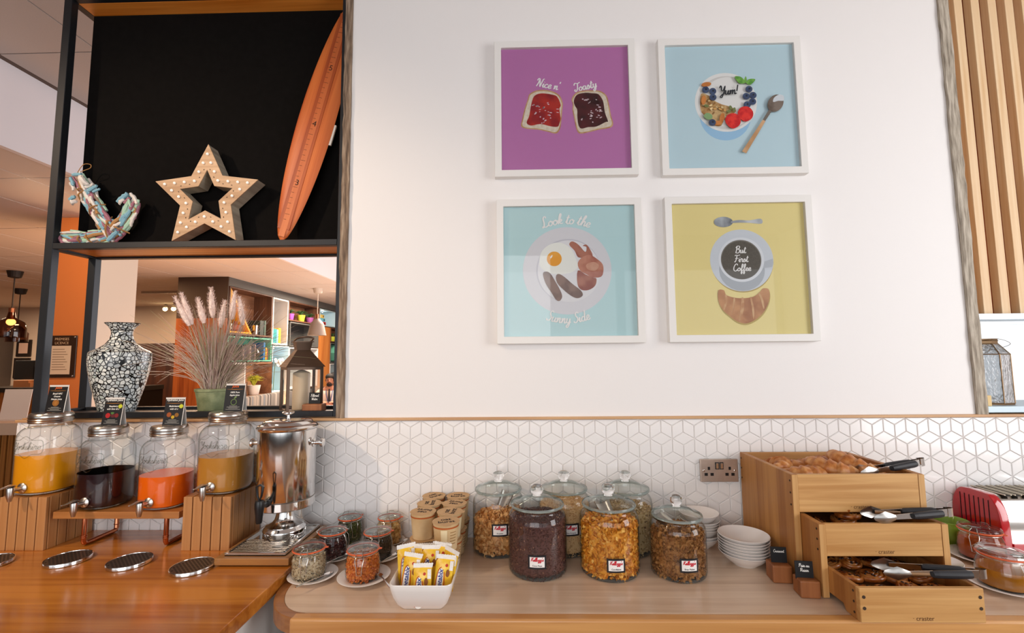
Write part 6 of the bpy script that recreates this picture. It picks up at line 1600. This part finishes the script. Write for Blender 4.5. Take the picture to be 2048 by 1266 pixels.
def orchid(lab, loc, h, n, seed):
    rnd = random.Random(seed); r = thing('white_orchid', lab, 'orchid', loc)
    stem = smoothpts([(0, 0, 0), (.0, .02, h*.6), (0, .08, h), (0, .2, h*.95)], 5)
    obj('stem', MB().tube(stem, .006, 6), mat('orchid_stem', '5a6a3a', .6), r)
    me = MB()
    for k in range(5):
        a = k*2*PI/5; me.ball((0, math.cos(a)*.028, math.sin(a)*.028), .026, 8, (.3, 1, 1))
    me = me.mesh('flower', smooth=True); me.materials.append(mat('petal', 'ece4dc', .6, sub=.1))
    for i in range(n):
        p = stem[len(stem)-1-int(i*len(stem)/(2.2*n))]; obj('flower', me, None, r, (rnd.uniform(0, .05), p[1]+rnd.uniform(-.04, .04), p[2]-rnd.uniform(-.03, .09)), (0, rnd.uniform(-.4, .4), 0))
orchid('white orchid spray over the books in the pale framed cell', (XF-.2, 6.55, 1.9), .42, 6, 1)
orchid('white orchid spray in the ice blue cell', (XF-.1, 6.75, 1.0), .58, 9, 2)
tagm('speaker_box', MB().box(0, .1, 0, .17, 0, .24), blk, (XF-.2, 5.76, .98), 'small black speaker box beside the potted fern', 'speaker', bevel=.004)
tagm('blue_tumbler', MB().lathe([(.05, 0), (.055, .12), (.05, .12), (.045, .01)], 20), mat('tumbler_blue', '2a7c98', .2), (XF+.06, 5.42, .999), 'blue glass tumbler on the end of the bench back', 'tumbler', smooth=True)
for k, (c, z, w, lab) in enumerate((('c83a34', 2.38, .34, 'red box at the bottom of the boxes in the ice blue cell'), ('6ab4cc', 2.46, .30, 'light blue box on the red box'), ('dcc46a', 2.54, .24, 'yellow box topmost in the ice blue cell'))):
    r = thing('storage_box', lab, 'box', (XF-.2, 8.5, z)); obj('body', MB().box(0, .17, 0, w, 0, .078), mat('box_'+c, c, .6), r, bevel=.004); obj('ribbon', MB().box(.171, .173, w*.7, w*.85, .02, .06), blk, r)
tagm('white_jar', MB().lathe([(.04, 0), (.05, .02), (.05, .12), (.03, .16), (.03, .19)], 20), china, (XF-.1, 9.6, 2.38), 'white jar in the warm lit cell', 'jar', smooth=True)

# ---- bench, table, chair and the two seated people
bn = thing('bench_seat', 'long bench with a striped grey padded back', 'bench', (XF+.02, 5.45, 0))
m_, nt, b_ = _new('stripe_cloth')
sp_ = nt.nodes.new('ShaderNodeSeparateXYZ'); nt.links.new(_coord(nt, (1, 1, 1)), sp_.inputs[0])
wn = nt.nodes.new('ShaderNodeTexWhiteNoise'); wn.noise_dimensions = '1D'
fl = nt.nodes.new('ShaderNodeMath'); fl.operation = 'MULTIPLY'; fl.inputs[1].default_value = 26; nt.links.new(sp_.outputs[1], fl.inputs[0])
f2 = nt.nodes.new('ShaderNodeMath'); f2.operation = 'FLOOR'; nt.links.new(fl.outputs[0], f2.inputs[0]); nt.links.new(f2.outputs[0], wn.inputs['W'])
nt.links.new(_ramp(nt, wn.outputs[0], [(0, '4a4644'), (.4, '7c7670'), (.75, 'a89c90'), (1, '5c6a78')]), b_.inputs['Base Color']); b_.inputs['Roughness'].default_value = .9
obj('back_cushion', MB().box(0, .12, 0, 1.6, .5, .995), m_, bn, bevel=.03, smooth=True); obj('seat_cushion', MB().box(0, .55, 0, 1.6, .36, .48), m_, bn, bevel=.03, smooth=True); obj('plinth', MB().box(0, .5, 0, 1.6, 0, .36), dgrey, bn)
tb = thing('dining_table', 'brown wooden table in front of the seated people', 'table', (-3.62, 6.55, 0))
obj('top', MB().box(-.4, .4, -.4, .4, .71, .75), wood('table_brown', '6e3a26', '96583c', 'x', .4), tb, bevel=.004); obj('column', MB().lathe([(.04, .02), (.04, .71)], 16), blk, tb); obj('foot', MB().lathe([(.25, 0), (.24, .02)], 24), blk, tb)
ch = thing('lounge_chair', 'brown leather chair with its back to the shelving', 'chair', (-2.95, 5.2, 0), -.3)
lea = mat('brown_leather', '7a4a38', .45, noise=.15, nscale=20)
obj('seat', MB().box(-.25, .25, -.25, .25, .4, .48), lea, ch, bevel=.03, smooth=True); obj('backrest', MB().box(-.26, .26, -.29, -.22, .44, .92), lea, ch, (0, 0, 0), (.08, 0, 0), bevel=.03, smooth=True)
for sx in (-.22, .22):
    for sy in (-.2, .22): obj('leg', MB().tube([(sx, sy, .4), (sx*1.08, sy*1.08, 0)], [.018, .013], 8), walnut_d, ch, smooth=True)

def skin_mesh(name, verts, edges, radii, m, parent, root=0, sub=2):
    me = bpy.data.meshes.new(name); me.from_pydata(verts, edges, [])
    o = bpy.data.objects.new(name, me); COL.objects.link(o); o.parent = parent
    o.modifiers.new('skin', 'SKIN'); sv = me.skin_vertices[0].data
    for i, r in enumerate(radii):
        sv[i].radius = r if isinstance(r, tuple) else (r, r)
        sv[i].use_root = i == root
    o.modifiers.new('sub', 'SUBSURF').levels = sub; o.modifiers['sub'].render_levels = sub
    o.modifiers['skin'].use_smooth_shade = True
    me.materials.append(m); return o
def person(label, loc, rz, skin_c, shirt_c, trouser_c, hair_c, head_tilt=.3, beard=False, lanyard=False):
    p = thing('person', label, 'person', loc, rz)          # seat height origin at the floor, facing -y
    sk = mat('skin_'+skin_c, skin_c, .5, sub=.1)
    V = []; E = []; Rr = []
    def v(co, r, fr=None):
        V.append(co); Rr.append(r)
        if fr is not None: E.append((fr, len(V)-1))
        return len(V)-1
    pel = v((0, .05, .52), (.15, .11)); wa = v((0, .03, .68), (.135, .10), pel); chs = v((0, .0, .86), (.165, .11), wa); nk0 = v((0, -.01, 1.0), (.10, .07), chs); nk = v((0, -.03, 1.065), .052, nk0)
    hb = v((0, -.06, 1.11), (.06, .07), nk); hm = v((0, -.075, 1.18), (.073, .09), hb); ht = v((0, -.07, 1.25), (.066, .082), hm); v((0, -.065, 1.285), (.03, .04), ht)
    for sx in (-1, 1):
        s1 = v((sx*.19, .0, .96), .062, nk0); e1 = v((sx*.25, -.06, .74), .045, s1); w1 = v((sx*.10, -.30, .775), .029, e1); h1 = v((sx*.06, -.36, .78), (.034, .018), w1)
        for k in range(4):
            f1 = v((sx*.06+(k-1.5)*.017, -.405, .785), .0085, h1); v((sx*.06+(k-1.5)*.018-sx*.004, -.432+.004*abs(k-1.5), .772), .0075, f1)
        t1 = v((sx*.06-sx*.036, -.375, .785), .010, h1); v((sx*.06-sx*.05, -.40, .778), .008, t1)
        hp = v((sx*.10, .03, .52), .085, pel); kn_ = v((sx*.13, -.40, .50), .062, hp); an_ = v((sx*.13, -.42, .10), .042, kn_); v((sx*.14, -.54, .04), (.04, .03), an_)
    body = skin_mesh('body', V, E, Rr, sk, p)
    # clothing
    V, E, Rr = [], [], []
    pel = v((0, .05, .55), (.165, .125)); wa = v((0, .03, .68), (.15, .115), pel); chs = v((0, .0, .86), (.18, .125), wa); nk0 = v((0, -.01, .985), (.115, .085), chs); v((0, -.022, 1.035), (.066, .062), nk0)
    for sx in (-1, 1): s1 = v((sx*.19, .0, .955), .075, nk0); e1 = v((sx*.25, -.055, .76), .062, s1); v((sx*.20, -.14, .76), .056, e1)
    skin_mesh('shirt', V, E, Rr, mat('shirt_'+shirt_c, shirt_c, .8), p)
    V, E, Rr = [], [], []
    pel = v((0, .05, .53), (.165, .125))
    for sx in (-1, 1): hp = v((sx*.10, .02, .525), .098, pel); kn_ = v((sx*.13, -.40, .505), .075, hp); v((sx*.13, -.42, .12), .055, kn_)
    skin_mesh('trousers', V, E, Rr, mat('trouser_'+trouser_c, trouser_c, .8), p)
    hr = mat('hair_'+hair_c, hair_c, .8)
    obj('hair', MB().ball((0, -.055, 1.245), .088, 18, (.92, 1.08, .78)).ball((0, -.02, 1.19), .078, 14, (.98, .85, .95)), hr, p, smooth=True)
    if beard: obj('beard', MB().ball((0, -.115, 1.10), .056, 14, (.98, .72, .72)).ball((0, -.155, 1.137), .022, 10, (1.4, .5, .35)), hr, p, smooth=True)
    dk_ = mat('feature_dark', '22140e', .6)
    for sx in (-1, 1):
        obj('eye', MB().ball((sx*.03, -.152, 1.19), .010, 10, (1.1, .6, .6)), dk_, p, smooth=True); obj('eyebrow', MB().ball((sx*.031, -.156, 1.212), .017, 8, (1.2, .4, .3)), hr, p, smooth=True); obj('ear', MB().ball((sx*.076, -.06, 1.18), .02, 10, (.4, .8, 1.2)), sk, p, smooth=True)
    obj('nose', MB().ball((0, -.166, 1.168), .015, 10, (.9, 1, 1.5)), sk, p, smooth=True); obj('mouth', MB().ball((0, -.163, 1.127), .014, 10, (1.5, .4, .35)), mat('lips', '8a4a40', .5), p, smooth=True)
    if lanyard:
        obj('lanyard', MB().tube(smoothpts([(-.06, -.06, 1.03), (-.05, -.12, .9), (0, -.125, .74), (.05, -.12, .9), (.06, -.06, 1.03)], 5), .006, 6), mat('lanyard_blue', '2a4a8a', .6), p)
        obj('tie', MB().prism([(-.012, 1.02), (.012, 1.02), (.022, .80), (0, .76), (-.022, .80)], -.135, -.125), mat('tie_dark', '1c1a22', .6), p)
        for sx in (-1, 1): obj('epaulette', MB().box(sx*.15-.035, sx*.15+.035, -.03, .03, 1.02, 1.03), mat('epaulette', '7a2c1c', .7), p, bevel=.003)
    return p
person('seated person in a white uniform shirt with a tie and lanyard', (-3.78, 7.12, 0), .35, 'a8735a', 'e8dcd2', '2c2a30', '17100c', .3, True, True)
person('seated person with black hair behind the uniformed one', (-4.01, 8.0, 0), -.6, 'b07c60', 'dccabc', '2c2a30', '100c0c')
dup(ch, (-3.78, 7.18, 0), .35+PI, 'brown leather chair under the uniformed person')
dup(ch, (-4.01, 8.06, 0), -.6+PI, 'brown leather chair under the person with black hair')
